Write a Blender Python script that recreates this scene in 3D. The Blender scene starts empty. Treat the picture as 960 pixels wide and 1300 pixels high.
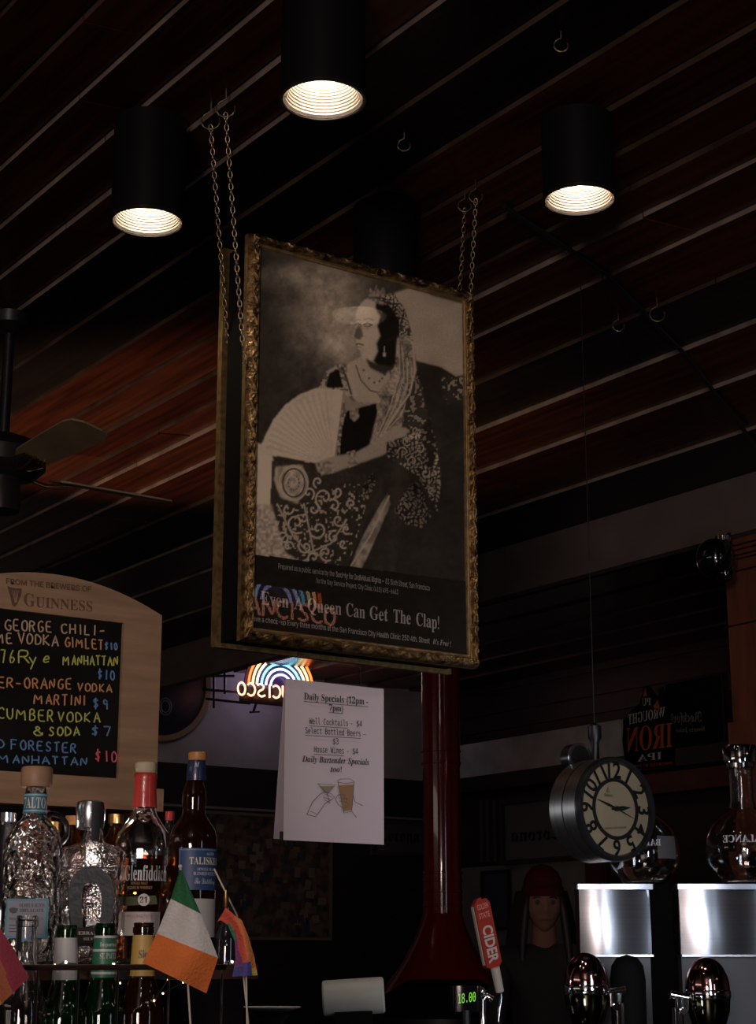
import bpy, math, random, os
import numpy as np
from mathutils import Vector, Matrix
random.seed(7)
C = bpy.context.scene.collection
PI = math.pi
# ---------------------------------------------------------------- camera, world, lights
F, PITCH, YAW, CZ = 2200.0, math.radians(14.6), math.radians(35), 1.35   # 960x1300 frame
cam = bpy.data.cameras.new('camera'); cam.sensor_fit = 'VERTICAL'; cam.sensor_height = 36
cam.lens = F/1300*36; cam.clip_end = 100
camo = bpy.data.objects.new('camera', cam); C.objects.link(camo)
camo.location = (0, 0, CZ); camo.rotation_euler = (PI/2+PITCH, 0, -YAW)
bpy.context.scene.camera = camo
vs = bpy.context.scene.view_settings
bpy.context.scene.display_settings.display_device = 'sRGB'
vs.view_transform = 'Standard'; vs.look = 'None'; vs.gamma = 1; vs.use_curve_mapping = False; vs.exposure = 0.0
w = bpy.data.worlds.new('world'); bpy.context.scene.world = w; w.use_nodes = True
w.node_tree.nodes['Background'].inputs[0].default_value = (.35, .42, .6, 1)
w.node_tree.nodes['Background'].inputs[1].default_value = .012

def light(kind, name, loc, target, power, color, size=.1, size_y=None, spot=None):
    l = bpy.data.lights.new(name, kind); l.energy = power; l.color = color
    if kind == 'AREA':
        l.size = size
        if size_y: l.shape = 'RECTANGLE'; l.size_y = size_y
    else: l.shadow_soft_size = size
    if spot: l.spot_size = spot; l.spot_blend = .6
    o = bpy.data.objects.new(name, l); C.objects.link(o); o.location = loc
    if target is not None:
        o.rotation_euler = (Vector(target)-Vector(loc)).to_track_quat('-Z', 'Y').to_euler()
    return o
# unseen fill lights, added to brighten the room, ceiling and bar
light('AREA', 'room_fill_light', (-3.2, -2.6, 1.9), (2.2, 3.5, 1.9), 165, (1.0, .80, .72), 1.2, 1.4)  # warm fill added behind the camera for poster and paper, no window modelled
light('AREA', 'right_cool_fill', (2.6, -3.2, 2.0), (4.5, 4.0, 1.4), 9, (.72, .84, 1.0), .40, 1.6)  # cool fill added behind the camera, for reflections in the steel
light('AREA', 'back_bar_fill', (.1, .45, 2.6), (.7, 2.1, 1.45), .6, (1.0, .80, .80), .08, .08)  # small unseen fill added above the menu board and bottles
light('AREA', 'seam_edge_fill', (-4.7, 4.2, 2.95), (3, 4.4, 3.3), 12, (1.0, .84, .74), 5.0, .5)  # grazing fill added out of view to brighten the plank seams
light('SPOT', 'ceiling_pool_fill', (2.0, 6.9, 1.4), (3.05, 6.1, 3.42), 185, (1.0, .66, .42), .05, spot=math.radians(56))  # unseen upward spot, added to make the warm pool on the planks
light('SPOT', 'clock_drum_fill', (-2.2, 8.6, 2.1), (3.35, 3.75, 1.75), 90, (.95, .95, 1.0), .12, spot=math.radians(11))  # narrow unseen spot, added for the highlight on the clock drum

def ray(px, py):
    a = (px-480)/F; b = (650-py)/F
    X = a; Y = math.cos(PITCH)-b*math.sin(PITCH); Z = math.sin(PITCH)+b*math.cos(PITCH)
    return Vector((X*math.cos(YAW)+Y*math.sin(YAW), -X*math.sin(YAW)+Y*math.cos(YAW), Z))
def atD(px, py, D): return ray(px, py)*D+Vector((0, 0, CZ))
def atY(px, py, y): d = ray(px, py); return d*(y/d.y)+Vector((0, 0, CZ))
def atX(px, py, x): d = ray(px, py); return d*(x/d.x)+Vector((0, 0, CZ))
def atZ(px, py, z): d = ray(px, py); return d*((z-CZ)/d.z)+Vector((0, 0, CZ))
def depth(p): return (p.x*math.sin(YAW)+p.y*math.cos(YAW))*math.cos(PITCH)+(p.z-CZ)*math.sin(PITCH)
TOCAM = Vector((-math.sin(YAW), -math.cos(YAW), 0)); RIGHT = Vector((math.cos(YAW), -math.sin(YAW), 0)); UP = Vector((0, 0, 1))

# ---------------------------------------------------------------- materials
MATS = {}
def M(name, col=(.5, .5, .5), rough=.5, metal=0, noise=0, nscale=20, bump=0, bscale=60, trans=0, ior=1.45,
      emit=None, es=0, stretch=(1, 1, 1), col2=None, coat=0, spec=.5, wave=0, thin=0, btype='noise'):
    if name in MATS: return MATS[name]
    m = bpy.data.materials.new(name); m.use_nodes = True; nt = m.node_tree; n = nt.nodes['Principled BSDF']
    n.inputs['Base Color'].default_value = (*col, 1); n.inputs['Roughness'].default_value = rough
    n.inputs['Metallic'].default_value = metal; n.inputs['Transmission Weight'].default_value = trans
    n.inputs['IOR'].default_value = ior; n.inputs['Coat Weight'].default_value = coat
    n.inputs['Specular IOR Level'].default_value = spec
    if emit: n.inputs['Emission Color'].default_value = (*emit, 1); n.inputs['Emission Strength'].default_value = es
    if noise or bump or wave:
        tc = nt.nodes.new('ShaderNodeTexCoord'); mp = nt.nodes.new('ShaderNodeMapping')
        mp.inputs['Scale'].default_value = stretch; nt.links.new(tc.outputs['Object'], mp.inputs['Vector'])
    if noise:
        t = nt.nodes.new('ShaderNodeTexNoise'); t.inputs['Scale'].default_value = nscale; t.inputs['Detail'].default_value = 6
        nt.links.new(mp.outputs[0], t.inputs['Vector'])
        r = nt.nodes.new('ShaderNodeValToRGB'); c2 = col2 or tuple(c*(1-noise) for c in col)
        r.color_ramp.elements[0].color = (*c2, 1); r.color_ramp.elements[1].color = (*col, 1)
        r.color_ramp.elements[0].position = .35; r.color_ramp.elements[1].position = .65
        nt.links.new(t.outputs['Fac'], r.inputs[0]); nt.links.new(r.outputs[0], n.inputs['Base Color'])
    if bump:
        if btype == 'voronoi':
            t = nt.nodes.new('ShaderNodeTexVoronoi'); t.inputs['Scale'].default_value = bscale
            t.feature = 'SMOOTH_F1'; out = t.outputs['Distance']
        else:
            t = nt.nodes.new('ShaderNodeTexNoise'); t.inputs['Scale'].default_value = bscale; t.inputs['Detail'].default_value = 4; out = t.outputs['Fac']
        nt.links.new(mp.outputs[0], t.inputs['Vector'])
        b = nt.nodes.new('ShaderNodeBump'); b.inputs['Strength'].default_value = bump; b.inputs['Distance'].default_value = .01
        nt.links.new(out, b.inputs['Height']); nt.links.new(b.outputs[0], n.inputs['Normal'])
    if thin:   # a thin pane: clear, with the mirror sheen of glass
        nt.nodes.remove(n); o = nt.nodes['Material Output']
        tr = nt.nodes.new('ShaderNodeBsdfTransparent'); tr.inputs[0].default_value = (*col, 1)
        gl = nt.nodes.new('ShaderNodeBsdfGlossy'); gl.inputs['Roughness'].default_value = rough
        fr = nt.nodes.new('ShaderNodeFresnel'); fr.inputs[0].default_value = 1.28
        mx = nt.nodes.new('ShaderNodeMixShader')
        nt.links.new(fr.outputs[0], mx.inputs[0]); nt.links.new(tr.outputs[0], mx.inputs[1]); nt.links.new(gl.outputs[0], mx.inputs[2])
        nt.links.new(mx.outputs[0], o.inputs[0])
    MATS[name] = m; return m
def emis(name, col, s): return M(name, (0, 0, 0), emit=col, es=s)

GR = (.3, 12, .3)
plank_m = [M('plank red stain %s' % 'abc'[i], c, r, noise=.55, nscale=3, stretch=(9, .6, 9), bump=.12, bscale=6, spec=.16)
           for i, (c, r) in enumerate([((.062, .0155, .0082), .25), ((.048, .0112, .0062), .22), ((.072, .0195, .0098), .28)])]
plank_dark = M('plank near black', (.010, .007, .006), .35, spec=.15, noise=.4, nscale=3, stretch=(9, .6, 9), bump=.1, bscale=6)  # near-black tone for the darkest planks
plank_grey = M('plank dark grey', (.019, .012, .010), .45, spec=.15, noise=.4, nscale=3, stretch=(9, .6, 9))  # dark grey tone for one plank row
edge_pale = M('bare lit plank edge', (.24, .18, .15), .6, noise=.5, nscale=6)  # bare wood, its paleness also stands for light caught along the seams
edge_dim = M('dim plank edge', (.07, .04, .03), .5, noise=.6, nscale=5)  # darker edge tone for the remaining seams
black_m = M('black paint', (.006, .006, .007), .4)
blackg = M('black gloss', (.004, .004, .005), .08, coat=1)
white_wall = M('white plaster', (.30, .28, .27), .8, noise=.25, nscale=3, bump=.3, bscale=8)
dark_wood = M('dark wood', (.020, .009, .006), .5, noise=.5, nscale=4, stretch=(1, 1, 8))
red_wood = M('red brown wood', (.075, .018, .012), .5, noise=.4, nscale=4)
gold = M('carved gilt', (.32, .20, .085), .36, metal=.85, noise=1, nscale=45, col2=(.05, .022, .008), bump=.5, bscale=120)
gold_in = M('gilt bead', (.42, .28, .12), .4, metal=.7, noise=.5, nscale=60)
ltext = M('silver print', (.42, .38, .33), .5)
oak = M('oak veneer', (.32, .20, .118), .55, noise=.3, nscale=5, stretch=(1, 1, 9), bump=.06, bscale=30)
chalkboard = M('chalkboard', (.009, .008, .008), .6, spec=.12, noise=.5, nscale=6)
brown_ink = M('dark print', (.11, .055, .03), .6)
paper_m = M('white paper', (.62, .54, .60), .7)
ink = M('black ink', (.02, .02, .022), .6)
steel = M('brushed steel', (.62, .64, .70), .29, metal=1, noise=.1, nscale=4, stretch=(1, 1, 40), bump=.02, bscale=30)
chrome = M('chrome', (.75, .76, .80), .06, metal=1)
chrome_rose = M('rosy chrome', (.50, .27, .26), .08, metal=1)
enamel = M('red enamel', (.20, .011, .007), .16, coat=.8)
brass = M('antique brass', (.45, .26, .10), .3, metal=1)
chain_m = M('tarnished brass chain', (.42, .33, .20), .35, metal=1)
clear = M('clear glass', (1, 1, 1), .0, trans=1, ior=1.5)
thick = M('hammered glass', (.99, .99, 1), .05, trans=1, ior=1.5, bump=1.0, bscale=90, btype='voronoi')
rough_gl = M('rippled glass', (.98, .98, 1), .03, trans=1, ior=1.5, bump=.6, bscale=38)
greeng = M('green glass', (.012, .075, .022), .03, trans=.9, ior=1.5)
browng = M('brown glass', (.12, .035, .008), .03, trans=.92, ior=1.5)
blackgl = M('black glass', (.012, .012, .014), .04, coat=1)
pane_m = M('picture glass', (.97, .97, .97), .01, thin=1)

# ---------------------------------------------------------------- builders
def thing(name, label, cat, loc=(0, 0, 0), group=None):
    o = bpy.data.objects.new(name, None); C.objects.link(o); o.location = loc; o.empty_display_size = .05
    o['label'] = label; o['category'] = cat
    if group: o['group'] = group
    return o
def tag(o, label, cat, group=None):
    o['label'] = label; o['category'] = cat
    if group: o['group'] = group
    return o
def wpos(o):
    v = Vector(o.location)
    while o.parent: o = o.parent; v += Vector(o.location)
    return v
def mesh(name, vf, mats, parent=None, smooth=False, origin=None, kind=None, label=None):
    """vf = (verts in world space, faces[, material index per face]) -> ONE mesh object"""
    v, f = vf[0], vf[1]
    if parent is not None: org = wpos(parent)
    elif origin is not None: org = Vector(origin)
    else:
        a = np.array([tuple(q) for q in v]); org = Vector(((a[:, 0].min()+a[:, 0].max())/2, (a[:, 1].min()+a[:, 1].max())/2, a[:, 2].min()))
    me = bpy.data.meshes.new(name); me.from_pydata([tuple(Vector(q)-org) for q in v], [], f); me.update()
    for m in (mats if isinstance(mats, (list, tuple)) else [mats]): me.materials.append(m)
    if len(vf) > 2 and vf[2]: me.polygons.foreach_set('material_index', vf[2])
    if smooth:
        me.polygons.foreach_set('use_smooth', [True]*len(me.polygons))
        if smooth != 'all': me.set_sharp_from_angle(angle=math.radians(40))
    o = bpy.data.objects.new(name, me); C.objects.link(o)
    if parent is not None: o.parent = parent
    else: o.location = org
    if kind: o['kind'] = kind
    if label: o['label'] = label
    return o
def join(*vfs):
    V, Fc, I = [], [], []
    for vf in vfs:
        n = len(V); V += list(vf[0]); Fc += [tuple(i+n for i in f) for f in vf[1]]
        I += list(vf[2]) if len(vf) > 2 and vf[2] else [0]*len(vf[1])
    return V, Fc, I
def idx(vf, i): return vf[0], vf[1], [i]*len(vf[1])
def bx(x0, x1, y0, y1, z0, z1):
    v = [Vector((x, y, z)) for z in (z0, z1) for y in (y0, y1) for x in (x0, x1)]
    return v, [(0, 2, 3, 1), (4, 5, 7, 6), (0, 1, 5, 4), (2, 6, 7, 3), (0, 4, 6, 2), (1, 3, 7, 5)]
def obox(c, ax, ay, az, b=0):
    """box centre c, half axes vectors; b bevels the vertical edges"""
    c = Vector(c); ax = Vector(ax); ay = Vector(ay); az = Vector(az)
    if not b:
        v = [c+ax*i+ay*j+az*k for k in (-1, 1) for j in (-1, 1) for i in (-1, 1)]
        return v, [(0, 2, 3, 1), (4, 5, 7, 6), (0, 1, 5, 4), (2, 6, 7, 3), (0, 4, 6, 2), (1, 3, 7, 5)]
    ux, uy = ax.normalized(), ay.normalized(); pts = []
    for sx, sy, a0 in ((1, 1, 0), (-1, 1, 90), (-1, -1, 180), (1, -1, 270)):
        for k in range(4):
            a = math.radians(a0+k*30); pts.append(ax*sx+ay*sy-ux*sx*b-uy*sy*b+ux*math.cos(a)*b+uy*math.sin(a)*b)
    return prism([c+p-az for p in pts], az*2)
def prism(poly, d):
    n = len(poly); v = [Vector(p) for p in poly]+[Vector(p)+Vector(d) for p in poly]
    return v, [tuple(range(n-1, -1, -1)), tuple(range(n, 2*n))]+[(i, (i+1) % n, n+(i+1) % n, n+i) for i in range(n)]
def tube(pts, r, n=8, closed=False, cap=True):
    pts = [Vector(p) for p in pts]; N = len(pts); V, Fc = [], []; nrm = None
    rs = r if isinstance(r, (list, tuple)) else [r]*N
    for i, p in enumerate(pts):
        if closed: t = pts[(i+1) % N]-pts[i-1]
        else: t = pts[min(i+1, N-1)]-pts[max(i-1, 0)]
        t = t.normalized() if t.length > 1e-9 else Vector((0, 0, 1))
        if nrm is None: nrm = t.orthogonal().normalized()
        nrm = (nrm-t*nrm.dot(t)); nrm = nrm.normalized() if nrm.length > 1e-6 else t.orthogonal().normalized()
        bi = t.cross(nrm)
        for k in range(n):
            a = 2*PI*k/n; V.append(p+(nrm*math.cos(a)+bi*math.sin(a))*rs[i])
    m = N if closed else N-1
    for i in range(m):
        for k in range(n):
            a, b = i*n+k, i*n+(k+1) % n; c, d = ((i+1) % N)*n+(k+1) % n, ((i+1) % N)*n+k
            Fc.append((a, b, c, d))
    if cap and not closed: Fc += [tuple(range(n-1, -1, -1)), tuple(range((N-1)*n, N*n))]
    return V, Fc
def lathe(c, prof, n=32, sq=2.0, fx=1.0, fy=1.0, rot=0.0, closed=False, axis=None, a0=0, a1=None, cap=True):
    """prof = [(radius, height)], around vertical axis (or axis vector) at c; sq>2 squares the section"""
    c = Vector(c); V, Fc = [], []; full = a1 is None; a1_ = 2*PI if full else a1; m = n if full else n+1
    ax = Vector(axis).normalized() if axis is not None else UP
    if axis is None: e1, e2 = Vector((math.cos(rot), math.sin(rot), 0)), Vector((-math.sin(rot), math.cos(rot), 0))
    else: e1 = ax.orthogonal().normalized(); e2 = ax.cross(e1)
    for r, h in prof:
        for k in range(m):
            a = a0+(a1_-a0)*k/n; ca, sa = math.cos(a), math.sin(a)
            s = (abs(ca)**sq+abs(sa)**sq)**(-1/sq) if sq != 2 else 1
            V.append(c+e1*(r*fx*ca*s)+e2*(r*fy*sa*s)+ax*h)
    P = len(prof)
    for i in range(P-1 if not closed else P):
        j = (i+1) % P
        for k in range(n if full else n):
            k2 = (k+1) % m if full else k+1
            Fc.append((i*m+k, i*m+k2, j*m+k2, j*m+k))
    if not closed and full and cap:
        if prof[0][0] > 1e-5: Fc.append(tuple(range(m-1, -1, -1)))
        if prof[-1][0] > 1e-5: Fc.append(tuple(range((P-1)*m, P*m)))
    return V, Fc
def sphere(c, r, n=16, m=10, s=(1, 1, 1)):
    c = Vector(c); V, Fc = lathe((0, 0, 0), [(r*math.sin(PI*i/m)+1e-6, -r*math.cos(PI*i/m)) for i in range(m+1)], n)
    return [c+Vector((v.x*s[0], v.y*s[1], v.z*s[2])) for v in V], Fc

# writing --------------------------------------------------------------------
def uni(s, u, l, d=0):
    return ''.join(chr(u+ord(c)-65) if 'A' <= c <= 'Z' else chr(l+ord(c)-97) if 'a' <= c <= 'z' else chr(d+ord(c)-48) if d and c.isdigit() else c for c in s)
FONTS = {}
def font(nm):
    if nm not in FONTS:
        try: FONTS[nm] = bpy.data.fonts.load(os.path.join(bpy.utils.resource_path('LOCAL'), 'datafiles', 'fonts', nm))
        except Exception: FONTS[nm] = None
    return FONTS[nm]
def tmesh(s, style='sans', bold=0, res=3):
    if style == 'serif': s = uni(s, 0x1D400, 0x1D41A, 0x1D7CE)
    if style == 'italic': s = uni(s, 0x1D468, 0x1D482)
    if style == 'gothic': s = uni(s, 0x1D56C, 0x1D586)
    if style == 'script': s = uni(s, 0x1D4D0, 0x1D4EA)
    c = bpy.data.curves.new('writing', 'FONT'); c.body = s; c.resolution_u = res; c.offset = bold
    if style == 'mono' and font('DejaVuSansMono.woff2'): c.font = font('DejaVuSansMono.woff2')
    if style == 'inter' and font('Inter.woff2'): c.font = font('Inter.woff2')
    o = bpy.data.objects.new('writing', c); C.objects.link(o)
    dg = bpy.context.evaluated_depsgraph_get(); dg.update()
    me = bpy.data.meshes.new_from_object(o.evaluated_get(dg))
    V = [tuple(v.co) for v in me.vertices]; Fc = [tuple(p.vertices) for p in me.polygons]
    bpy.data.objects.remove(o); bpy.data.curves.remove(c); bpy.data.meshes.remove(me)
    return V, Fc
def place2d(V, fn, off, xl, yl, xr, yr, h, mirror=False, ref=None):
    """maps 2-D glyph points onto the surface fn between baseline ends, h = height; photo measures"""
    xs = [v[0] for v in V]; x0, x1 = min(xs), max(xs); ym = ref or max(v[1] for v in V)
    pL, pR, pT = fn(xl, yl), fn(xr, yr), fn(xl, yl-h); pRT = fn(xr, yr-h); out = []
    for v in V:
        u = (v[0]-x0)/max(x1-x0, 1e-6); u = 1-u if mirror else u; t = v[1]/ym
        b = pL.lerp(pR, u); out.append(b+(pT-pL).lerp(pRT-pR, u)*t+off)
    return out
def text(name, parent, s, fn, off, xl, yl, xr, yr, h, mat, style='sans', bold=0, mirror=False, label=None, res=3, ref=None):
    V, Fc = tmesh(s, style, bold, res)
    if not V: return None
    return mesh(name, (place2d(V, fn, off, xl, yl, xr, yr, h, mirror, ref), Fc), mat, parent, label=label)
def wraptext(name, parent, s, c, r, a0, a1, z, h, mat, style='sans', bold=0, mirror=False):
    """text round a bottle: angles measured from the side that faces the bar's guests"""
    V, Fc = tmesh(s, style, bold); xs = [v[0] for v in V]; x0, x1 = min(xs), max(xs); ym = max(v[1] for v in V); out = []
    for v in V:
        u = (v[0]-x0)/(x1-x0); u = 1-u if mirror else u; a = a0+(a1-a0)*u
        out.append(Vector(c)+TOCAM*(math.cos(a)*r)+RIGHT*(math.sin(a)*r)+UP*(z-c[2]+v[1]/ym*h))
    return mesh(name, (out, Fc), mat, parent)
G = {'A': '0,0 .5,1 1,0;.2,.38 .8,.38', 'B': '0,0 0,1 .6,.95 .75,.75 .55,.55 0,.52;.55,.53 .9,.35 .75,.05 0,0', 'C': '.9,.85 .6,1 .2,.85 .03,.5 .2,.12 .6,0 .92,.15',
     'D': '0,0 0,1 .5,.95 .9,.6 .85,.25 .5,.03 0,0', 'E': '.85,1 0,1 0,0 .9,0;0,.52 .7,.52', 'F': '.85,1 0,1 0,0;0,.52 .65,.52', 'G': '.9,.85 .55,1 .15,.8 .03,.4 .25,.05 .7,.02 .92,.2 .92,.45 .55,.45',
     'H': '0,0 0,1;.85,0 .85,1;0,.5 .85,.5', 'I': '.2,0 .2,1', 'J': '.6,1 .6,.2 .3,0 0,.2', 'K': '0,0 0,1;.8,1 0,.45 .85,0', 'L': '0,1 0,0 .75,0', 'M': '0,0 .08,1 .5,.3 .92,1 1,0',
     'N': '0,0 0,1 .85,0 .85,1', 'O': '.5,1 .15,.85 0,.5 .15,.12 .5,0 .85,.12 1,.5 .85,.85 .5,1', 'P': '0,0 0,1 .7,.95 .8,.7 .6,.5 0,.48', 'Q': '.5,1 .1,.8 0,.45 .2,.08 .6,0 .9,.25 1,.6 .8,.92 .5,1;.6,.3 1,-.1',
     'R': '0,0 0,1 .65,.95 .8,.75 .6,.52 0,.5;.35,.5 .85,0', 'S': '.8,.88 .45,1 .1,.82 .25,.58 .65,.42 .78,.18 .4,0 .02,.14', 'T': '0,1 .9,1;.45,1 .45,0', 'U': '0,1 .03,.25 .35,0 .7,.1 .85,.4 .85,1',
     'V': '0,1 .45,0 .9,1', 'W': '0,1 .25,0 .5,.7 .75,0 1,1', 'X': '0,0 .85,1;0,1 .85,0', 'Y': '0,1 .42,.5 .42,0;.85,1 .42,.5', 'Z': '0,1 .85,1 0,0 .9,0',
     '0': '.4,1 .1,.8 0,.4 .2,.05 .5,.02 .7,.3 .7,.7 .4,1', '1': '.2,0 .2,1', '6': '.6,1 .15,.65 0,.3 .2,.03 .55,.02 .72,.25 .55,.48 .08,.4', '7': '0,1 .7,1 .3,0', '9': '.65,.75 .35,1 .05,.8 .15,.55 .5,.5 .65,.75 .6,0',
     '$': '.7,.8 .35,.9 .05,.72 .3,.52 .62,.36 .4,.12 .02,.2;.36,1.08 .36,-.05', '&': '.8,.05 .1,.8 .3,1 .55,.8 .05,.3 .25,0 .6,.05 .8,.4', '-': '.1,.45 .75,.45', "'": '.1,1 .1,.75',
     'y': '0,.5 .3,.05;.7,.5 .1,-.5', 'e': '0,.28 .6,.3 .5,.55 .15,.5 0,.22 .2,.0 .6,.08'}
WID = {'I': .4, '1': .4, "'": .25, ' ': .55, 'M': 1.25, 'W': 1.25}
def strokes(s, wob=.0, gap=.38):
    out, x = [], 0
    for ch in s:
        if ch in G:
            k = .75 if ch not in ('M', 'W') else 1
            for st in G[ch].split(';'):
                pts = [tuple(map(float, q.split(','))) for q in st.split()]
                pts = [(x+a*k+random.uniform(-wob, wob), b+random.uniform(-wob, wob)) for a, b in pts]
                dense = []
                for i in range(len(pts)-1):     # smooth a little
                    for t in (0, .34, .67): dense.append((pts[i][0]*(1-t)+pts[i+1][0]*t, pts[i][1]*(1-t)+pts[i+1][1]*t))
                dense.append(pts[-1])
                if len(pts) > 3:
                    sm = [dense[0]]+[((dense[i-1][0]+2*dense[i][0]+dense[i+1][0])/4, (dense[i-1][1]+2*dense[i][1]+dense[i+1][1])/4) for i in range(1, len(dense)-1)]+[dense[-1]]
                    dense = sm
                out.append(dense)
        x += WID.get(ch, .75)+gap if ch != ' ' else .7
    return out
def stroketext(name, parent, s, fn, off, xl, yl, xr, yr, h, r, mat, wob=.04, mirror=False, n=5, flat=True, gap=.38, bits=None):
    st = strokes(s, wob, gap); allp = [q for a in st for q in a]; xs = [q[0] for q in allp]; x0, x1 = min(xs), max(xs); parts = []
    for a in st:
        P = place2d([(x0, 0), (x1, 0)]+a, fn, off, xl, yl, xr, yr, h, mirror, 1.0)[2:]
        parts.append(tube(P, r, n))
    return mesh(name, join(*parts), mat, parent, smooth=True)

# ================================================================ THE ROOM
ZC = 3.44; WY = 11.0; WX = 8.4
S = dict(kind='structure')
floor = mesh('floor', bx(-5, WX, -5, WY, -.1, 0), M('floor boards', (.03, .014, .009), .4, noise=.5, nscale=4, stretch=(8, 1, 1)), origin=(0, 0, 0), **S)
ceil = mesh('ceiling', bx(-5, WX, -5, WY, ZC+.03, ZC+.12), dark_wood, origin=(0, 0, ZC), **S)
seams = [.4, .56, .71, .86, 1.02, 1.17, 1.32, 1.48, 1.635, 1.79, 1.945, 2.105, 2.33, 2.55, 2.76, 2.95, 3.12, 3.275, 3.50, 3.81, 4.175, 4.56, 5.06, 5.57, 6.0, 6.4, 6.8, 7.2, 7.6, 8.0, 8.4]
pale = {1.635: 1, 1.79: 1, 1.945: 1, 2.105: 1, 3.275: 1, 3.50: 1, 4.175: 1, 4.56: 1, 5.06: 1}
darkp = {2.105, 2.33, 3.81, 5.06}
for i in range(len(seams)-1):
    a, b = seams[i], seams[i+1]
    joints = [1.0, random.uniform(3.0, 4.4), random.uniform(5.8, 7.6), WY]
    for j in range(3):
        y0, y1 = joints[j]+.002, joints[j+1]-.002
        dz = random.uniform(-.002, .002)
        g = .006
        prof = [(a+.002, ZC-.010+dz), (b-g, ZC+.004+dz), (b-g, ZC+.03), (a+.002, ZC+.03)]
        v = [Vector((x, y, z)) for y in (y0, y1) for x, z in prof]
        f = [(0, 1, 2, 3), (7, 6, 5, 4), (0, 4, 5, 1), (1, 5, 6, 2), (2, 6, 7, 3), (3, 7, 4, 0)]
        m = plank_grey if a == 3.81 else plank_dark if a in darkp else plank_m[(i*2+j) % 3]
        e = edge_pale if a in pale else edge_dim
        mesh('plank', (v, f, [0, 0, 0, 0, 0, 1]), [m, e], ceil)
# the deep cross beam beyond the picture
beam = mesh('trim_1', bx(5.57, 5.63, .6, WY, ZC-.25, ZC+.03), M('beam grey paint', (.13, .095, .085), .6, noise=.25, nscale=4), **S)
# wall at the left end: white plaster over black panelling
wl = mesh('wall_left', bx(-5, WX, WY, WY+.1, 0, ZC+.03), white_wall, origin=(0, WY, 0), **S)
zb = atY(255, 972, WY).z
mesh('trim_2', bx(-5, WX, WY-.05, WY, 0, zb), M('black panelling', (.012, .009, .008), .5), origin=(0, WY, 0), **S)
mesh('trim_3', bx(-5, WX, WY-.075, WY-.05, atY(255, 1027, WY).z, atY(255, 1024, WY).z), M('grey lip', (.14, .13, .12), .5), **S)
# wall at the right
wr = mesh('wall_right', bx(WX, WX+.1, -5, WY, 0, ZC+.03), dark_wood, origin=(WX, 0, 0), **S)
za, zb2 = atX(610, 943, WX).z, atX(610, 987, WX).z
def wallR(px, py, off=0.0): return atX(px, py, WX-off)
pA, pB = wallR(612, 960), wallR(792, 940)
mesh('trim_4', bx(WX-.02, WX, pB.y, WY, zb2, za), M('bright plaster', (.52, .52, .50), .8, noise=.3, nscale=5, bump=.3, bscale=10), **S)
mesh('trim_5', bx(WX-.10, WX, 4.0, WY-.05, zb2-.12, zb2-.003), M('trim black', (.010, .006, .005), .5), **S)
q0, q1 = wallR(700, 1000), wallR(930, 985)
mesh('trim_6', bx(WX-.16, WX-.10, 5.0, wallR(800, 1000).y, wallR(820, 1013).z, wallR(820, 988).z), red_wood, **S)
for k, (yy) in enumerate((780, 812, 845, 868)):     # boards high on the right wall
    mesh('trim_%d' % (7+k), bx(WX-.018, WX, 4, WY-.05, wallR(840, yy+24).z, wallR(840, yy).z), M('upper boards', (.017, .006, .004), .45), **S)
mesh('trim_11', bx(WX-.03, WX, wallR(750, 1150).y, WY-.06, .9, wallR(650, 1098).z), M('pale lower wall', (.16, .155, .14), .8, noise=.2, nscale=4), **S)
mesh('trim_12', bx(WX-.05, WX, wallR(772, 1150).y, wallR(751, 1150).y, .9, wallR(650, 1098).z), red_wood, **S)
# side and back of the room, behind the camera
mesh('wall_back', bx(-5, WX, -5.1, -5, 0, ZC+.03), M('back wall paint', (.09, .07, .06), .7), origin=(0, -5, 0), **S)
mesh('wall_front', bx(-5.1, -5, -5, WY, 0, ZC+.03), M('side wall paint', (.07, .05, .04), .7), origin=(-5, 0, 0), **S)

# cables on the ceiling
def cable(label, pts, r):
    return tag(mesh('ceiling_conduit', tube([atZ(x, y, ZC-.013-r) for x, y in pts], r, 8), black_m, smooth=True), label, 'conduit')
cable('thin black conduit crossing the planks right of the poster', [(640, 262), (770, 348), (870, 450), (1010, 630)], .008)
#cable('thin black conduit crossing the planks beside the ceiling fan', [(62, 612), (140, 626), (215, 641), (300, 655)], .010)
# screw hooks on the ceiling
def hook(px, py, label, s=.03, group=None):
    p = atZ(px, py, ZC-.013); P = [p+Vector((0, 0, .02)), p+Vector((0, 0, -s*.3))]
    for k in range(9):
        a = PI*.75+k*PI*1.35/8; P.append(p+Vector((0, 0, -s*.9))+RIGHT*(math.cos(a)*s*.55)+UP*(math.sin(a)*s*.55))
    o = mesh('screw_hook', tube(P, .0022, 6), chain_m, origin=p, smooth=True)
    return tag(o, label, 'hook', group)
hk = [hook(287, 120, 'brass screw hook above the poster, front one of the left pair', .042), hook(268, 136, 'brass screw hook above the poster, rear one of the left pair', .042),
      hook(590, 248, 'brass screw hook above the poster, left one of the right pair', .034), hook(604, 236, 'brass screw hook above the poster, right one of the right pair', .034)]
hook(712, 44, 'empty screw hook highest up beside the upper right downlight', .03)
hook(513, 172, 'empty screw hook on the planks right of the middle downlight', .03)
hook(785, 402, 'empty screw hook at the plank edge left of the conduit', .035)
hook(834, 384, 'empty screw hook at the plank edge right of the conduit', .045)

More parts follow.
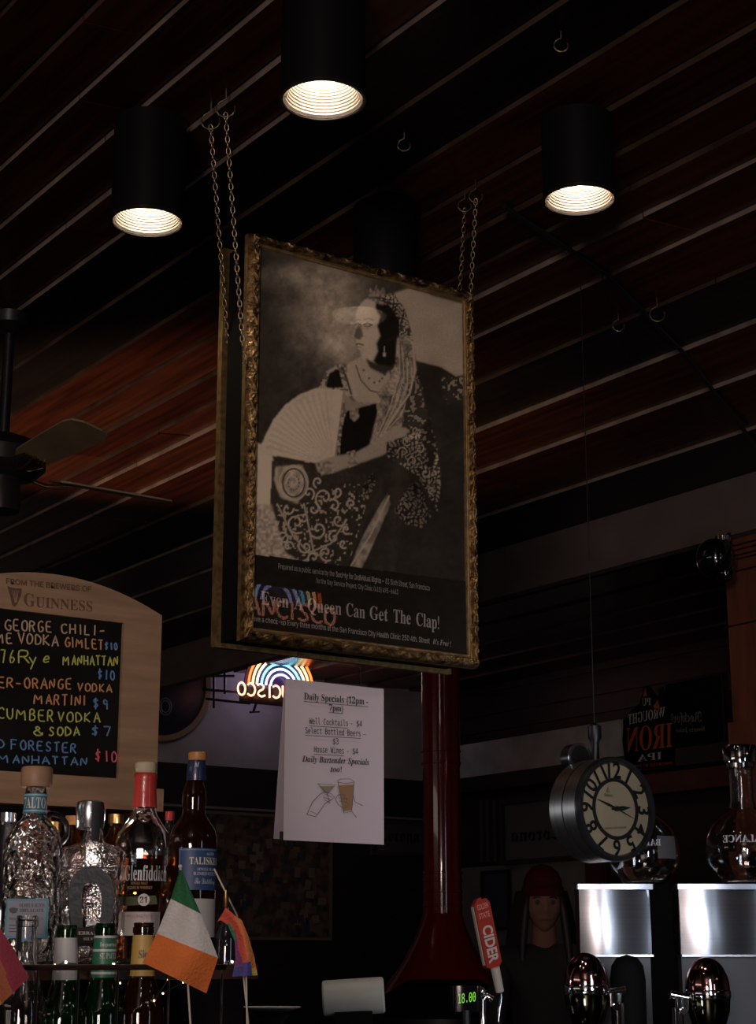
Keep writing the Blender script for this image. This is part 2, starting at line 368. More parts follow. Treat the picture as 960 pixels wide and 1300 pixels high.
# ================================================================ DOWNLIGHTS
rib = M('ribbed baffle white', (.80, .70, .60), .35, metal=.3)
bulb_m = emis('lamp glow', (1.0, .86, .70), 12)
def downlight(px, py, label, D, stem=0):
    c = atD(px, py, D); R = .088; root = thing('ceiling_downlight', label, 'light', (c.x, c.y, c.z), 'black can downlights')
    H = min(ZC-.013-c.z, .30) - .004
    shell = [(R, 0), (R+.004, .003), (R+.004, H), (0.0001, H), (0.0001, H-.006), (R-.004, H-.006), (R-.004, .16), (R-.004, .003)]
    mesh('housing', lathe(c, shell, 48, cap=False), M('can black', (.004, .004, .0042), .5, spec=.15), root, smooth=True)
    pr = [(R-.002, .001)]
    for k in range(14):
        h = .004+k*.0066; r = R-.005-k*.0022
        pr += [(r, h), (r-.0028, h+.0022), (r-.0022, h+.0066)]
    pr += [(.045, .105), (.0001, .108)]
    mesh('baffle', lathe(c, pr, 48, cap=False), rib, root, smooth=True)
    b = mesh('bulb', lathe(c, [(.0001, .050), (.03, .052), (.041, .062), (.040, .08), (.02, .10), (.0001, .102)], 24), bulb_m, root, smooth=True)
    mesh('rim', lathe(c, [(R-.001, -.002), (R+.005, -.002), (R+.005, .006), (R-.001, .006)], 48, closed=True), M('rim black', (.008, .007, .007), .3), root, smooth=True)
    if ZC-.013-c.z-H > .01:
        mesh('stem', lathe(c, [(.010, H), (.010, ZC-.014-c.z)], 12), black_m, root)
    light('SPOT', 'downlight_lamp', c+Vector((0, 0, .045)), c+Vector((0, 0, -1)), 9, (1.0, .80, .60), .03, spot=math.radians(95)).parent = None
    return root
downlight(410, 127, 'black can downlight highest in view, nearest above the poster', 3.74)
downlight(187, 282, 'black can downlight at the left, lit, beside the poster chains', 4.35)
downlight(736, 254, 'black can downlight at the right, lit, over the conduit', 4.35)
downlight(490, 378, 'black can downlight behind the top edge of the poster', 4.85)

# ================================================================ THE HANGING POSTER
YP = 3.5
def pp(px, py): return atY(px, py, YP)
x0, x1 = 2.052, 2.762; zt, z0 = 3.128, 2.090
sign = thing('hanging_poster', 'large black and white poster of a seated lady in carved gilt frame on chains', 'poster', ((x0+x1)/2, YP+.06, z0))
FW = .036
def rail(a, b, inw, nme):
    """one mitred length of carved moulding from outer corner a to b; inw = inward direction"""
    L = (b-a).length; d = (b-a).normalized(); ns, nt = int(L/.0028), 22; V, Fc, I = [], [], []
    prof = [(0, -.0), (.04, .010), (.10, .016), (.2, .020), (.35, .024), (.5, .024), (.62, .018), (.68, .010), (.74, .008), (.80, .013), (.86, .009), (.93, .006), (1, .0)]
    ts = np.linspace(0, 1, nt)
    hs = np.interp(ts, [q[0] for q in prof], [q[1] for q in prof])
    for i in range(ns+1):
        for j, t in enumerate(ts):
            s = (FW*t)+(L-2*FW*t)*i/ns
            cell = s/.058; ph = (cell % 1)*2*PI; u = (t-.36)/.30
            o = 0
            if abs(u) < 1.05:
                w1 = .55*math.sin(ph); sc = max(0, 1-abs(u-w1)/.30)
                w2 = -.55*math.sin(ph+.5); sc2 = max(0, 1-abs(u-w2)/.22)*(.5+.5*math.sin(2*ph))
                leaf = max(0, math.sin(ph*3+u*4))*max(0, 1-abs(u)) * .6
                o = .0062*max(sc, sc2)+.003*leaf - .003
                o += .0012*math.sin(s*900+t*37)*math.sin(t*61+s*210)
            V.append(a+d*s+inw*(FW*t)+Vector((0, -(hs[j]+o), 0)))
    for i in range(ns):
        for j in range(nt-1):
            Fc.append((i*nt+j, i*nt+j+1, (i+1)*nt+j+1, (i+1)*nt+j)); I.append(1 if ts[j] > .66 else 0)
    return mesh(nme, (V, Fc, I), [gold, gold_in], sign, smooth='all')
TL, TR, BR, BL = Vector((x0, YP, zt)), Vector((x1, YP, zt)), Vector((x1, YP, z0)), Vector((x0, YP, z0))
X1, Z1 = Vector((1, 0, 0)), UP
rail(TL, TR, -Z1, 'frame_rail'); rail(BL, BR, Z1, 'frame_rail'); rail(TL, BL, X1, 'frame_rail'); rail(TR, BR, -X1, 'frame_rail')
def ring(xa, xb, za_, zb_, w_, ya, yb): return join(bx(xa, xb, ya, yb, zb_-w_, zb_), bx(xa, xb, ya, yb, za_, za_+w_), bx(xa, xa+w_, ya, yb, za_+w_, zb_-w_), bx(xb-w_, xb, ya, yb, za_+w_, zb_-w_))
mesh('frame_side', ring(x0, x1, z0, zt, .02, YP, YP+.016), gold_in, sign)
mesh('backing_box', bx(x0+.012, x1-.012, YP+.016, YP+.112, z0+.012, zt-.012), M('box black', (.006, .0055, .005), .9, spec=.05), sign)
mesh('rear_frame', join(ring(x0-.004, x1+.004, z0, zt, .045, YP+.112, YP+.128), ring(x0, x1, z0+.004, zt-.004, .035, YP+.128, YP+.14)), gold_in, sign, label='plain gilt frame of the second poster on the rear side')
# ---- the print itself: painted into a colour attribute on a fine grid (flat picture)
ia, ib, ja, jb = x0+FW-.004, x1-FW+.004, z0+FW-.004, zt-FW+.004
st = .00245
gx = np.arange(ia, ib, st); gz = np.arange(ja, jb, st); X, Z = np.meshgrid(gx, gz)
yv = YP-.004
Rr = X*math.cos(YAW)-yv*math.sin(YAW); Ff = X*math.sin(YAW)+yv*math.cos(YAW); Zz = Z-CZ
dd = Ff*math.cos(PITCH)+Zz*math.sin(PITCH); PX = 480+F*Rr/dd; PY = 650-F*(Zz*math.cos(PITCH)-Ff*math.sin(PITCH))/dd
rng = np.random.RandomState(3)
def vnoise(sc, ax=PX, ay=PY, seed=0):
    r = np.random.RandomState(seed); T = r.rand(97, 97); a = ax/sc; b = ay/sc; i = np.floor(a).astype(int); j = np.floor(b).astype(int)
    fx = a-i; fy = b-j; fx = fx*fx*(3-2*fx); fy = fy*fy*(3-2*fy)
    g = lambda p, q: T[p % 97, q % 97]
    return (g(i, j)*(1-fx)+g(i+1, j)*fx)*(1-fy)+(g(i, j+1)*(1-fx)+g(i+1, j+1)*fx)*fy
N1, N2, N3 = vnoise(22, seed=1), vnoise(7, seed=2), vnoise(3, seed=3)
FB = .5*N1+.3*N2+.2*N3
def poly(pts):
    m = np.zeros(PX.shape, bool); n = len(pts)
    for k in range(n):
        (xa, ya), (xb, yb) = pts[k], pts[(k+1) % n]
        if ya == yb: continue
        c = ((ya > PY) != (yb > PY)) & (PX < (xb-xa)*(PY-ya)/(yb-ya)+xa); m ^= c
    return m
def blur(a, k):
    for _ in range(k):
        a = (np.roll(a, 1, 0)+np.roll(a, -1, 0)+np.roll(a, 1, 1)+np.roll(a, -1, 1)+2*a)/6
    return a
img = .07+.10*FB
def put(pts, val, soft=1):
    global img
    m = blur(poly(pts).astype(float), soft); img = img*(1-m)+np.clip(val, 0, 1)*m
def gl(cx, cy, rx, ry, v):
    global img
    e = np.exp(-(((PX-cx)/rx)**2+((PY-cy)/ry)**2)); img = img+v*e*(.35+.9*FB)
def stroke(pts, wd, val):
    global img
    m = np.zeros(PX.shape)
    for (xa, ya), (xb, yb) in zip(pts[:-1], pts[1:]):
        L2 = (xb-xa)**2+(yb-ya)**2+1e-9; t = np.clip(((PX-xa)*(xb-xa)+(PY-ya)*(yb-ya))/L2, 0, 1)
        d = np.hypot(PX-xa-t*(xb-xa), PY-ya-t*(yb-ya)); m = np.maximum(m, np.clip(1.3-d/wd, 0, 1))
    m = np.clip(m, 0, 1); img = img*(1-m)+val*m
N4 = vnoise(1.9, seed=9)
lace = np.abs(np.sin(PX*.55+5*N2)*np.sin(PY*.5+6*N2))+.9*(N4-.5)
LCX = 1
LC = (.14+.50*np.clip((lace-.35)*3, 0, 1))*(.45+.8*N1)
gl(415, 400, 45, 60, .50); gl(440, 440, 30, 50, .30); gl(390, 355, 50, 14, .25); gl(430, 350, 40, 20, .18)
gl(360, 345, 25, 10, .16)
put([(500, 372), (520, 366), (560, 378), (590, 386), (592, 492), (560, 468), (528, 458), (515, 400)], .50+.15*N1, 4)       # bright backdrop
put([(524, 458), (560, 466), (592, 486), (592, 740), (500, 740), (525, 560)], .07+.06*FB, 2)                                   # dark chair back
put([(560, 480), (590, 476), (590, 505), (566, 512)], .12+.35*(N3 > .62), 3)
put([(318, 560), (342, 566), (352, 600), (350, 650), (352, 712), (312, 706)], .80+.08*N1, 3)                                   # pale ground at lower left
# fan
put([(329, 572), (333, 561), (347, 533), (362, 514), (380, 501), (400, 493), (422, 490), (441, 494), (436, 520), (430, 552), (424, 590), (392, 587), (358, 580), (334, 577)], .72+.10*N1+.10*(N2-.5), 1)
ang = np.arctan2(PY-592, PX-424); fanm = poly([(336, 572), (346, 545), (362, 520), (382, 506), (404, 498), (420, 497), (424, 588)])
img = np.where(fanm, img-.10*(np.sin(ang*70) > .2)*(.4+.8*N2), img)
stroke([(437, 497), (431, 545), (425, 588)], 1.6, .45)
# lower left sleeve and dress lace
put([(345, 585), (380, 588), (440, 600), (476, 606), (470, 650), (452, 690), (440, 722), (350, 706), (343, 650)], .10+.05*N3, 1)
put([(350, 592), (384, 590), (392, 612), (378, 640), (356, 632), (348, 610)], .62*(.7+.5*N2), 2)
stroke([(373+14*math.cos(t), 613+18*math.sin(t)) for t in np.linspace(0, 2*PI, 26)], 1.1, .10); stroke([(373+18*math.cos(t), 613+22*math.sin(t)) for t in np.linspace(0, 2*PI, 26)], 1.2, .66)
for t in np.linspace(0, 2*PI, 13): stroke([(373+7*math.cos(t), 613+9*math.sin(t))]*2, 1.2, .22)
def spiral(cx, cy, r, turns, a0, wd, v=.66, sg=1):
    stroke([(cx+r*(1-t)*math.cos(a0+sg*t*turns*2*PI), cy+r*(1-t)*math.sin(a0+sg*t*turns*2*PI)*1.1) for t in np.linspace(0, .9, 14)], wd, v)
for cx, cy, r, tn, a, sg in ((392, 626, 8, 1.2, 1, -1), (424, 642, 8, 1.2, 4, 1), (398, 708, 8, 1.2, 2, 1), (424, 682, 8, 1.3, 5, -1), (350, 666, 7, 1.1, 2, 1), (386, 656, 7, 1.1, 3, -1), (366, 694, 7, 1.1, 0, -1), (440, 672, 6, 1.1, 1, 1), (376, 664, 13, 1.4, 1, 1), (404, 672, 12, 1.4, 3, -1), (412, 632, 13, 1.2, 2, 1), (430, 660, 9, 1.2, 0, 1), (388, 694, 10, 1.3, 4, -1), (414, 702, 10, 1.2, 1, 1), (365, 646, 8, 1, 0, 1), (398, 646, 8, 1.1, 5, 1),
                             (428, 624, 7, 1, 2, -1), (360, 684, 8, 1.2, 4, 1), (436, 690, 6, 1, 1, 1), (404, 612, 7, 1.1, 2, 1), (446, 640, 6, 1, 3, 1), (372, 612, 9, 1.2, 3, 1)):
    spiral(cx, cy, r, tn, a, 1.3, .70, sg)
stroke([(352, 640), (372, 680), (392, 702), (420, 690), (440, 660)], 1.3, .6); stroke([(386, 640), (392, 668), (398, 700)], 1.4, .6)
dm = poly([(350, 640), (380, 640), (444, 610), (470, 620), (452, 690), (440, 720), (350, 706)]); img = np.where(dm & (N3 > .74), .55, img)
put([(318, 640), (345, 640), (362, 700), (380, 712), (316, 704)], .55+.35*(N3-.4), 2)
# bodice, neck, shoulder
put([(404, 492), (414, 472), (430, 462), (452, 462), (500, 470), (524, 500), (510, 560), (470, 575), (432, 590), (428, 560), (438, 496)], .30+.3*(N3 > .5), 1)
put([(418, 474), (430, 468), (436, 492), (414, 492)], .05, 1)
put([(440, 462), (458, 452), (478, 458), (497, 478), (500, 500), (480, 513), (452, 510), (440, 490)], .60+.06*N1, 2)
put([(437, 500), (450, 510), (482, 513), (486, 526), (452, 524), (438, 520)], .48, 1)
put([(440, 522), (478, 512), (480, 545), (466, 568), (430, 590), (434, 545)], .035, 1)
put([(444, 518), (455, 518), (456, 530), (450, 536), (444, 530)], .45+.3*(N3-.5), 1)
for t in np.linspace(0, 1, 10): stroke([(462+30*t, 470+16*math.sin(PI*t))]*2, 1.6, .72 if int(t*9) % 2 else .2)
stroke([(452, 464), (458, 482), (470, 496), (488, 500)], 1.0, .25); stroke([(434, 466), (440, 480), (446, 500)], 1.5, .16)
# face in three quarter view turned to the left
put([(456, 388), (463, 380), (474, 378), (486, 386), (490, 405), (488, 430), (484, 448), (476, 459), (468, 461), (461, 456), (457, 448), (455, 443), (454, 438), (452, 432), (447.5, 427), (450, 418), (452, 410), (451, 400)], .70+.05*N3, 2)
put([(478, 380), (492, 382), (507, 400), (511, 430), (505, 456), (492, 470), (480, 466), (474, 458), (480, 446), (478, 436), (483, 426), (479, 414), (483, 402), (477, 392)], .05, 3)
gl(470, 425, 8, 14, .05); gl(466, 392, 9, 8, .08)
stroke([(451, 407), (455, 405.5), (458, 407)], .8, .42); stroke([(462, 405.5), (468, 404), (474, 406.5)], .8, .40)          # brows
stroke([(451.5, 411.5), (455, 410.5), (457.5, 412)], 1.0, .14); stroke([(462, 412), (467, 410), (472, 412.5)], 1.1, .13); stroke([(463, 414), (468, 414.5), (472, 413)], .7, .34)   # lids
gl(467, 416, 5, 3, -.14); gl(455, 416, 3, 3, -.10)
put([(452, 418), (456, 413), (459, 419), (461, 426), (457, 431), (451, 430), (449, 427)], .30, 2); stroke([(458, 410), (459.5, 420), (461, 427)], .8, .45)      # shadow side of the nose
stroke([(452.5, 437), (456, 436.2), (461, 438)], 1.0, .20); stroke([(454, 440.5), (459, 441)], .8, .42); gl(458, 446, 4, 2.5, -.12)  # mouth, chin shade
put([(464, 455), (478, 462), (500, 466), (488, 476), (470, 467)], .13, 3)
# crown, veil
put([(468, 380), (470, 364), (474, 372), (478, 360), (482, 371), (487, 364), (490, 374), (497, 372), (500, 384), (484, 388)], .42+.5*(N3-.5), 1)
put([(480, 378), (500, 374), (514, 392), (523, 424), (527, 462), (534, 490), (520, 520), (498, 545), (486, 560), (474, 552), (492, 510), (500, 470), (507, 440), (507, 408), (496, 390)], LC, 1)
put([(504, 428), (514, 424), (524, 440), (529, 466), (526, 496), (514, 520), (503, 548), (486, 562), (470, 560), (478, 530), (484, 508), (478, 500), (492, 486), (502, 462)], .46+.42*(N2-.5)+.30*(N4-.5), 3)
for q in range(7): stroke([(505+3*q, 430+6*q), (508+2.4*q, 470+4*q), (496+2.2*q, 515+2*q), (478+2.6*q, 556-2*q)], .7, .30 if q % 2 else .66)
put([(520, 480), (536, 490), (545, 540), (540, 580), (524, 600), (505, 575), (512, 530)], .14+.3*(N3 > .66), 2)
stroke([(524, 436), (527, 470), (520, 500), (498, 530), (486, 552)], 1.6, .66); stroke([(488, 440), (488, 446)], .8, .6); stroke([(488, 449), (488.1, 451)], 2.2, .72)
# forearm, hand, bracelet
put([(500, 540), (520, 545), (510, 562), (486, 578), (452, 590), (424, 600), (404, 600), (400, 588), (420, 580), (452, 574), (478, 560)], .56, 2)
put([(440, 574), (451, 571), (454, 590), (443, 594)], .35+.5*(N3-.4), 0); put([(402, 588), (424, 584), (426, 600), (408, 604)], .42+.4*(N3-.4), 1)
# lace shawl hanging at the right
put([(490, 562), (520, 552), (548, 540), (556, 575), (560, 610), (556, 652), (544, 628), (530, 604), (506, 588), (492, 580)], LC, 1)
put([(534, 545), (546, 530), (556, 570), (548, 600), (540, 590)], .08+.25*(N3 > .7), 2)
for cx, cy, r in ((512, 574, 7), (524, 586, 7), (533, 570, 6), (516, 560, 6), (540, 600, 6), (548, 622, 5), (528, 546, 6), (520, 640, 5), (532, 654, 5), (516, 410, 4), (518, 430, 4), (521, 450, 4), (512, 490, 5), (500, 520, 5)): spiral(cx, cy, r, 1.2, cx, .8, .58)
put([(462, 612), (474, 600), (478, 612), (468, 634), (458, 630)], LC*.8, 1)
put([(500, 648), (520, 616), (530, 610), (540, 632), (548, 655), (534, 672), (528, 668), (516, 666)], LC*.62, 1)
put([(444, 722), (456, 690), (476, 652), (492, 626), (496, 640), (484, 668), (470, 700), (458, 724)], .50*(.5+.8*N2), 1)
stroke([(446, 718), (470, 680), (494, 630)], 1.3, .62)
img = np.clip(img, .03, .92)*(.94+.12*(rng.rand(*PX.shape)-.5))
img = np.where(PY > 703+(PX-318)*.128, .045+.015*N2, img)
img = np.clip(img, 0, 1)**1.45
nx, nz = len(gx), len(gz)
V = [(x, yv, z) for z in gz for x in gx]
Fc = [(j*nx+i, j*nx+i+1, (j+1)*nx+i+1, (j+1)*nx+i) for j in range(nz-1) for i in range(nx-1)]
pm = bpy.data.materials.new('printed poster'); pm.use_nodes = True; nt = pm.node_tree; n = nt.nodes['Principled BSDF']
at = nt.nodes.new('ShaderNodeAttribute'); at.attribute_name = 'print'; nt.links.new(at.outputs['Color'], n.inputs['Base Color']); n.inputs['Roughness'].default_value = .8; n.inputs['Specular IOR Level'].default_value = .1
pprint = pr = mesh('poster_print', (V, Fc), pm, sign)
col = pr.data.color_attributes.new('print', 'FLOAT_COLOR', 'POINT')
g = img.ravel(); g = np.clip(g, 0, .62); arr = np.stack([g*1.46+.003, g*1.20+.0027, g*.90+.0024, np.ones_like(g)], 1).astype(np.float32)
col.data.foreach_set('color', arr.ravel())
O = Vector((0, -.002, 0)); fnp = lambda a, b: atY(a, b, yv)
text('caption', pprint, 'Prepared as a public service by the', fnp, O, 353, 722, 424, 732, 7, ltext, 'inter')
text('caption', pprint, 'Society for Individual Rights –', fnp, O, 426, 732.3, 487, 741, 7, ltext, 'inter', .012)
text('caption', pprint, '83 Sixth Street, San Francisco', fnp, O, 489, 741.3, 545, 750, 7, ltext, 'inter')
text('caption', pprint, 'for the Gay Service Project, City Clinic (415) 495-6463', fnp, O, 401, 740, 505, 755, 6.5, ltext, 'inter')
for s_, a, b, c, d in (('Even', 331, 767, 366, 772), ('A', 373, 773, 385, 775), ('Queen', 390, 776, 433, 781), ('Can', 439, 782, 463, 785.5), ('Get', 469, 786, 492, 789), ('The', 499, 790, 521, 793), ('Clap!', 528, 794, 557, 799)):
    V_, F_ = tmesh(s_, 'serif'); mesh('headline', (place2d([(x, y) for x, y, z in V_], fnp, O, a, b, c, d, 19, False, .78), F_), ltext, pprint)
text('caption', pprint, 'Have a check-up Every three months at the San Francisco City Health Clinic 250 4th. Street', fnp, O, 317, 788, 545, 817, 7, ltext, 'inter', .006)
text('caption', pprint, "It's Free !", fnp, O, 549, 817.5, 572, 821, 7, ltext, 'italic')
mesh('glass_pane', bx(ia, ib, YP-.011, YP-.0085, ja, jb), pane_m, sign)
# chains: oval links alternating
def chain(a, b, label, hook_end=True):
    a, b = Vector(a), Vector(b); L = (b-a).length; d = (b-a)/L; pitch = .0145; n_ = int(L/pitch); root_v = []
    e1 = d.orthogonal().normalized(); e2 = d.cross(e1)
    for k in range(n_):
        c = a+d*(pitch*(k+.5)); s_ = e1 if k % 2 else e2
        P = [c+d*(math.sin(t)*.0098)+s_*(math.cos(t)*.0052) for t in np.linspace(0, 2*PI, 11)[:-1]]
        root_v.append(tube(P, .0015, 4, closed=True))
    if hook_end:
        e = b-d*.004
        root_v.append(tube([e, e+d*.012+RIGHT*.006, e+d*.03-RIGHT*.004, e+d*.03+RIGHT*.006, e+d*.022+RIGHT*.008], .0018, 5))
    return tag(mesh('hanging_chain', join(*root_v), chain_m, origin=a, smooth='all'), label, 'chain')
hz = ZC-.013
def chn(i, px, py, y, lab):
    h_ = atZ(*[(287, 120), (268, 136), (590, 248), (604, 236)][i], hz); h_.z -= .05 if i < 2 else .04
    chain(h_, atY(px, py, y), lab)
chn(0, 309, 448, YP-.004, 'brass link chain to the front of the poster, left side')
chn(1, 291, 462, YP+.13, 'brass link chain to the rear of the poster, left side')
chn(2, 583, 384, YP+.02, 'brass link chain to the top right corner of the poster, left one')
chn(3, 597, 384, YP+.06, 'brass link chain to the top right corner of the poster, right one')

# ================================================================ SPECIALS SHEET
YS = 3.52
fs = lambda a, b: atY(a, b, YS)
tl, br_ = fs(362.5, 863), fs(487.5, 1071)
sx0, sx1, sz1 = tl.x, br_.x, (tl.z+fs(488, 873).z)/2; sz0 = (fs(362, 1068).z+br_.z)/2
sp = thing('specials_sheet', 'white paper sheet listing daily specials, hanging below the poster', 'sign', ((sx0+sx1)/2, YS, sz0))
nn = 14; V = []; Fc = []
for j in range(nn+1):
    for i in range(nn+1):
        u, v = i/nn, j/nn; V.append(Vector((sx0+(sx1-sx0)*u, YS+.002*math.sin(u*3)*v, sz0+(sz1-sz0)*v)))
Fc = [(j*(nn+1)+i, j*(nn+1)+i+1, (j+1)*(nn+1)+i+1, (j+1)*(nn+1)+i) for j in range(nn) for i in range(nn)]
fsh = mesh('front_sheet', (V, Fc), paper_m, sp, smooth='all')
dx = fs(354, 1067).x-sx0
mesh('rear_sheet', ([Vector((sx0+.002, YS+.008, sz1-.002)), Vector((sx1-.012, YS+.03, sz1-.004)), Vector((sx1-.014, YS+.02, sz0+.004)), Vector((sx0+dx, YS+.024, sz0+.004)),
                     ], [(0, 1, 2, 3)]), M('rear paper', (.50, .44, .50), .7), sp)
mesh('corner_clip', obox(fs(359.5, 1061)+Vector((0, .004, 0)), (.006, 0, 0), (0, .002, 0), (0, 0, .010)), black_m, sp)
for xx in (385, 465):
    t_ = fs(xx, 866); mesh('string', tube([Vector((t_.x, YS+.02, sz1-.01)), Vector((t_.x, YS+.03, z0+.012))], .0006, 5), black_m, sp)
O = Vector((0, -.0025, 0))
def sl(s_, a, b, c, h, style, und=None, dy=.035, bold=0):
    text('writing', fsh, s_, fs, O, a, b, c, b+(c-a)*dy, h, ink, style, bold)
    if und: mesh('underline', tube([fs(und[0], b+2.6+(und[0]-a)*dy)+O, fs(und[1], b+2.6+(und[1]-a)*dy)+O], .0006, 4), ink, fsh)
sl('Daily Specials (12pm -', 385.5, 888, 466.5, 9, 'serif', (385, 467), .085)
sl('7pm)', 417, 902, 435, 8, 'serif', (417, 435), .08)
sl('Well Cocktails', 392, 919, 441, 8, 'mono', (392, 441), .06); sl('- $4', 445, 922, 459, 8, 'mono', None, .05)
sl('Select Bottled Beers', 387, 931, 457, 8, 'mono', (387, 457), .055); sl('-', 460, 934.5, 464, 2, 'mono', None, 0)
sl('$3', 422, 945, 429, 8, 'mono', None, 0)
sl('House Wines', 398, 955, 436, 8, 'mono', (398, 436), .05); sl('- $4', 440, 957, 454, 8, 'mono', None, .05)
sl('Daily Bartender Specials', 383, 967, 468, 8, 'italic', None, .05); sl('too!', 419, 980, 433, 7.5, 'italic', None, .03)
# line drawing of two hands raising glasses
pen = M('pencil grey', (.12, .10, .12), .7)
def draw(pts, r=.0006, m=pen): mesh('drawing', tube([fs(a, b)+O for a, b in pts], r, 4), m, fsh)
mesh('drawing_fill', ([fs(a, b)+O for a, b in ((429, 997), (448, 996), (446, 1028), (436, 1030))], [(0, 1, 2, 3)]), M('amber wash', (.33, .19, .09), .7), fsh)
mesh('drawing_fill', ([fs(a, b)+O for a, b in ((405, 998), (424, 998), (416, 1007), (411, 1006))], [(0, 1, 2, 3)]), M('olive wash', (.27, .25, .18), .7), fsh)
draw([(428, 991), (432, 989), (444, 989), (449, 992), (446, 1030), (436, 1032), (428, 991)]); draw([(428, 993), (438, 995), (449, 993)])
draw([(403, 995), (425, 996), (415, 1008), (403, 995)]); draw([(415, 1008), (418, 1020)])
draw([(389, 1034), (396, 1018), (406, 1008), (414, 1005), (420, 1008), (424, 1012), (419, 1016), (412, 1020), (408, 1026), (400, 1037), (389, 1034)])
draw([(412, 1008), (421, 1012)]); draw([(410, 1012), (420, 1016)]); draw([(411, 1015), (418, 1019)]); draw([(394, 1030), (402, 1034)])
draw([(428, 1010), (425, 1014), (429, 1022), (436, 1026), (442, 1022), (438, 1018), (441, 1014), (436, 1013), (438, 1009), (430, 1009), (428, 1010)])
draw([(430, 1013), (440, 1015)]); draw([(430, 1017), (440, 1019)]); draw([(448, 1010), (450, 1018), (460, 1023)]); draw([(446, 1030), (452, 1038)])

# ================================================================ FAR WALL THINGS
# neon sign
YN = WY-.45
fn = lambda a, b: atY(a, b, YN)
nc = fn(357, 872); neon = thing('neon_sign', 'lit neon sign with rainbow arcs over mirrored red lettering in the window', 'neon sign', (nc.x, YN, fn(357, 890).z))
ncol = [('neon red', (1, .16, .03), 3.2), ('neon orange', (1, .42, .16), 5), ('neon yellow', (1, .80, .42), 3.2), ('neon cyan', (.22, .75, 1), 3.0), ('neon blue', (.55, .68, 1), 3.4), ('neon violet', (.72, .60, 1), 3.0)]
for (nm, c_, s_), r in zip(ncol, (.27, .237, .203, .165, .128, .088)):
    P = [nc+Vector((math.cos(a)*r, 0, math.sin(a)*r)) for a in np.linspace(.02, PI-.02, 28)]
    mesh('neon_tube', tube(P, .0085, 8), emis(nm, c_, s_), neon, smooth=True)
bk = [nc+Vector((math.cos(a)*.285, .035, math.sin(a)*.285)) for a in np.linspace(0, PI, 24)]
mesh('backing_panel', prism(bk, (0, .01, 0)), M('neon backing', (.05, .03, .10), .25), neon)
nx_, ny_ = 302.0, 882.0
for ch_ in 'OCSICNARF NAS':     # read mirrored from this side, so laid out from the last letter to the first
    wd_ = {'I': 4, ' ': 6}.get(ch_, 9.5)
    if ch_ != ' ': stroketext('neon_letter', neon, ch_, fn, Vector((0, 0, 0)), nx_, ny_, nx_+wd_-(1.2 if ch_ == 'I' else 0), ny_+wd_*.09, 16.5, .007, emis('neon letter', (1, .36, .22), 3.6), wob=0, mirror=True, n=6)
    nx_ += wd_+3; ny_ += (wd_+3)*.09
p0, p1 = fn(308, 874), fn(450, 900)
mesh('lower_panel', bx(p0.x, p1.x, YN+.035, YN+.045, fn(330, 893).z, fn(330, 872).z), black_m, neon)
for a, b, c, d in ((262, 857, 302, 857), (262, 874, 310, 878), (266, 886, 322, 892), (276, 853, 276, 898), (290, 852, 290, 880), (330, 892, 326, 903), (322, 903, 334, 902)):
    mesh('support_rod', tube([fn(a, b)+Vector((0, .05, 0)), fn(c, d)+Vector((0, .05, 0))], .009, 6), black_m, neon)
for xx in (320, 395):
    t_ = fn(xx, 850); mesh('suspension_wire', tube([Vector((t_.x, YN+.04, t_.z)), Vector((t_.x, YN+.04, ZC))], .003, 5), black_m, neon)
light('POINT', 'neon_glow', nc+Vector((0, .2, .1)), None, 2.2, (.75, .6, 1.0), .12)
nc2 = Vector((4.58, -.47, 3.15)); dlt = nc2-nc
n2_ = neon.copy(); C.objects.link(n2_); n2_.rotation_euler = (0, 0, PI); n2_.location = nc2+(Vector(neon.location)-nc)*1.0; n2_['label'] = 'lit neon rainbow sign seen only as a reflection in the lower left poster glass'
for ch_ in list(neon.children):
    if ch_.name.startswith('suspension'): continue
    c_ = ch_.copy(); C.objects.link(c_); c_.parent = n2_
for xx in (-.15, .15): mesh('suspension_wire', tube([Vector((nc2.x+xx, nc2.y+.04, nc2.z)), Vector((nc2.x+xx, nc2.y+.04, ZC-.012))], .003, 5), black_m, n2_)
mesh('trim_30', bx(3.2, 6.2, -.27, -.24, 3.175, ZC-.012), M('blocker black', (.01, .008, .008), .8, spec=.1), **S)  # unseen board added to cut off the top of the neon's reflection
# round dark sign half hidden by the menu board
dc = atY(200, 868, WY-.05); rd = atY(266, 868, WY-.05).x-dc.x
rs = thing('round_wall_sign', 'round dark blue wall sign with tan rim behind the menu board', 'sign', (dc.x, WY-.03, dc.z-rd))
dsc = mesh('disc', lathe(dc, [(rd*.88, .0), (rd*.88, .03), (.0001, .035)], 48, axis=(0, -1, 0)), M('navy enamel', (.006, .010, .022), .35), rs)
mesh('rim', lathe(dc, [(rd*.88, 0), (rd*.88, .045), (rd*.97, .05), (rd, .03), (rd, 0)], 48, axis=(0, -1, 0), closed=True), M('tan rim', (.22, .15, .09), .5), rs, smooth=True)
for r_ in (.05, .035):
    c2 = atY(210, 897, WY-.10); mesh('ring_mark', tube([c2+Vector((math.cos(a)*r_*1.0, 0, math.sin(a)*r_*1.2)) for a in np.linspace(0, 2*PI, 20)[:-1]], .004, 5, closed=True), M('pale blue line', (.12, .13, .16), .5), dsc)
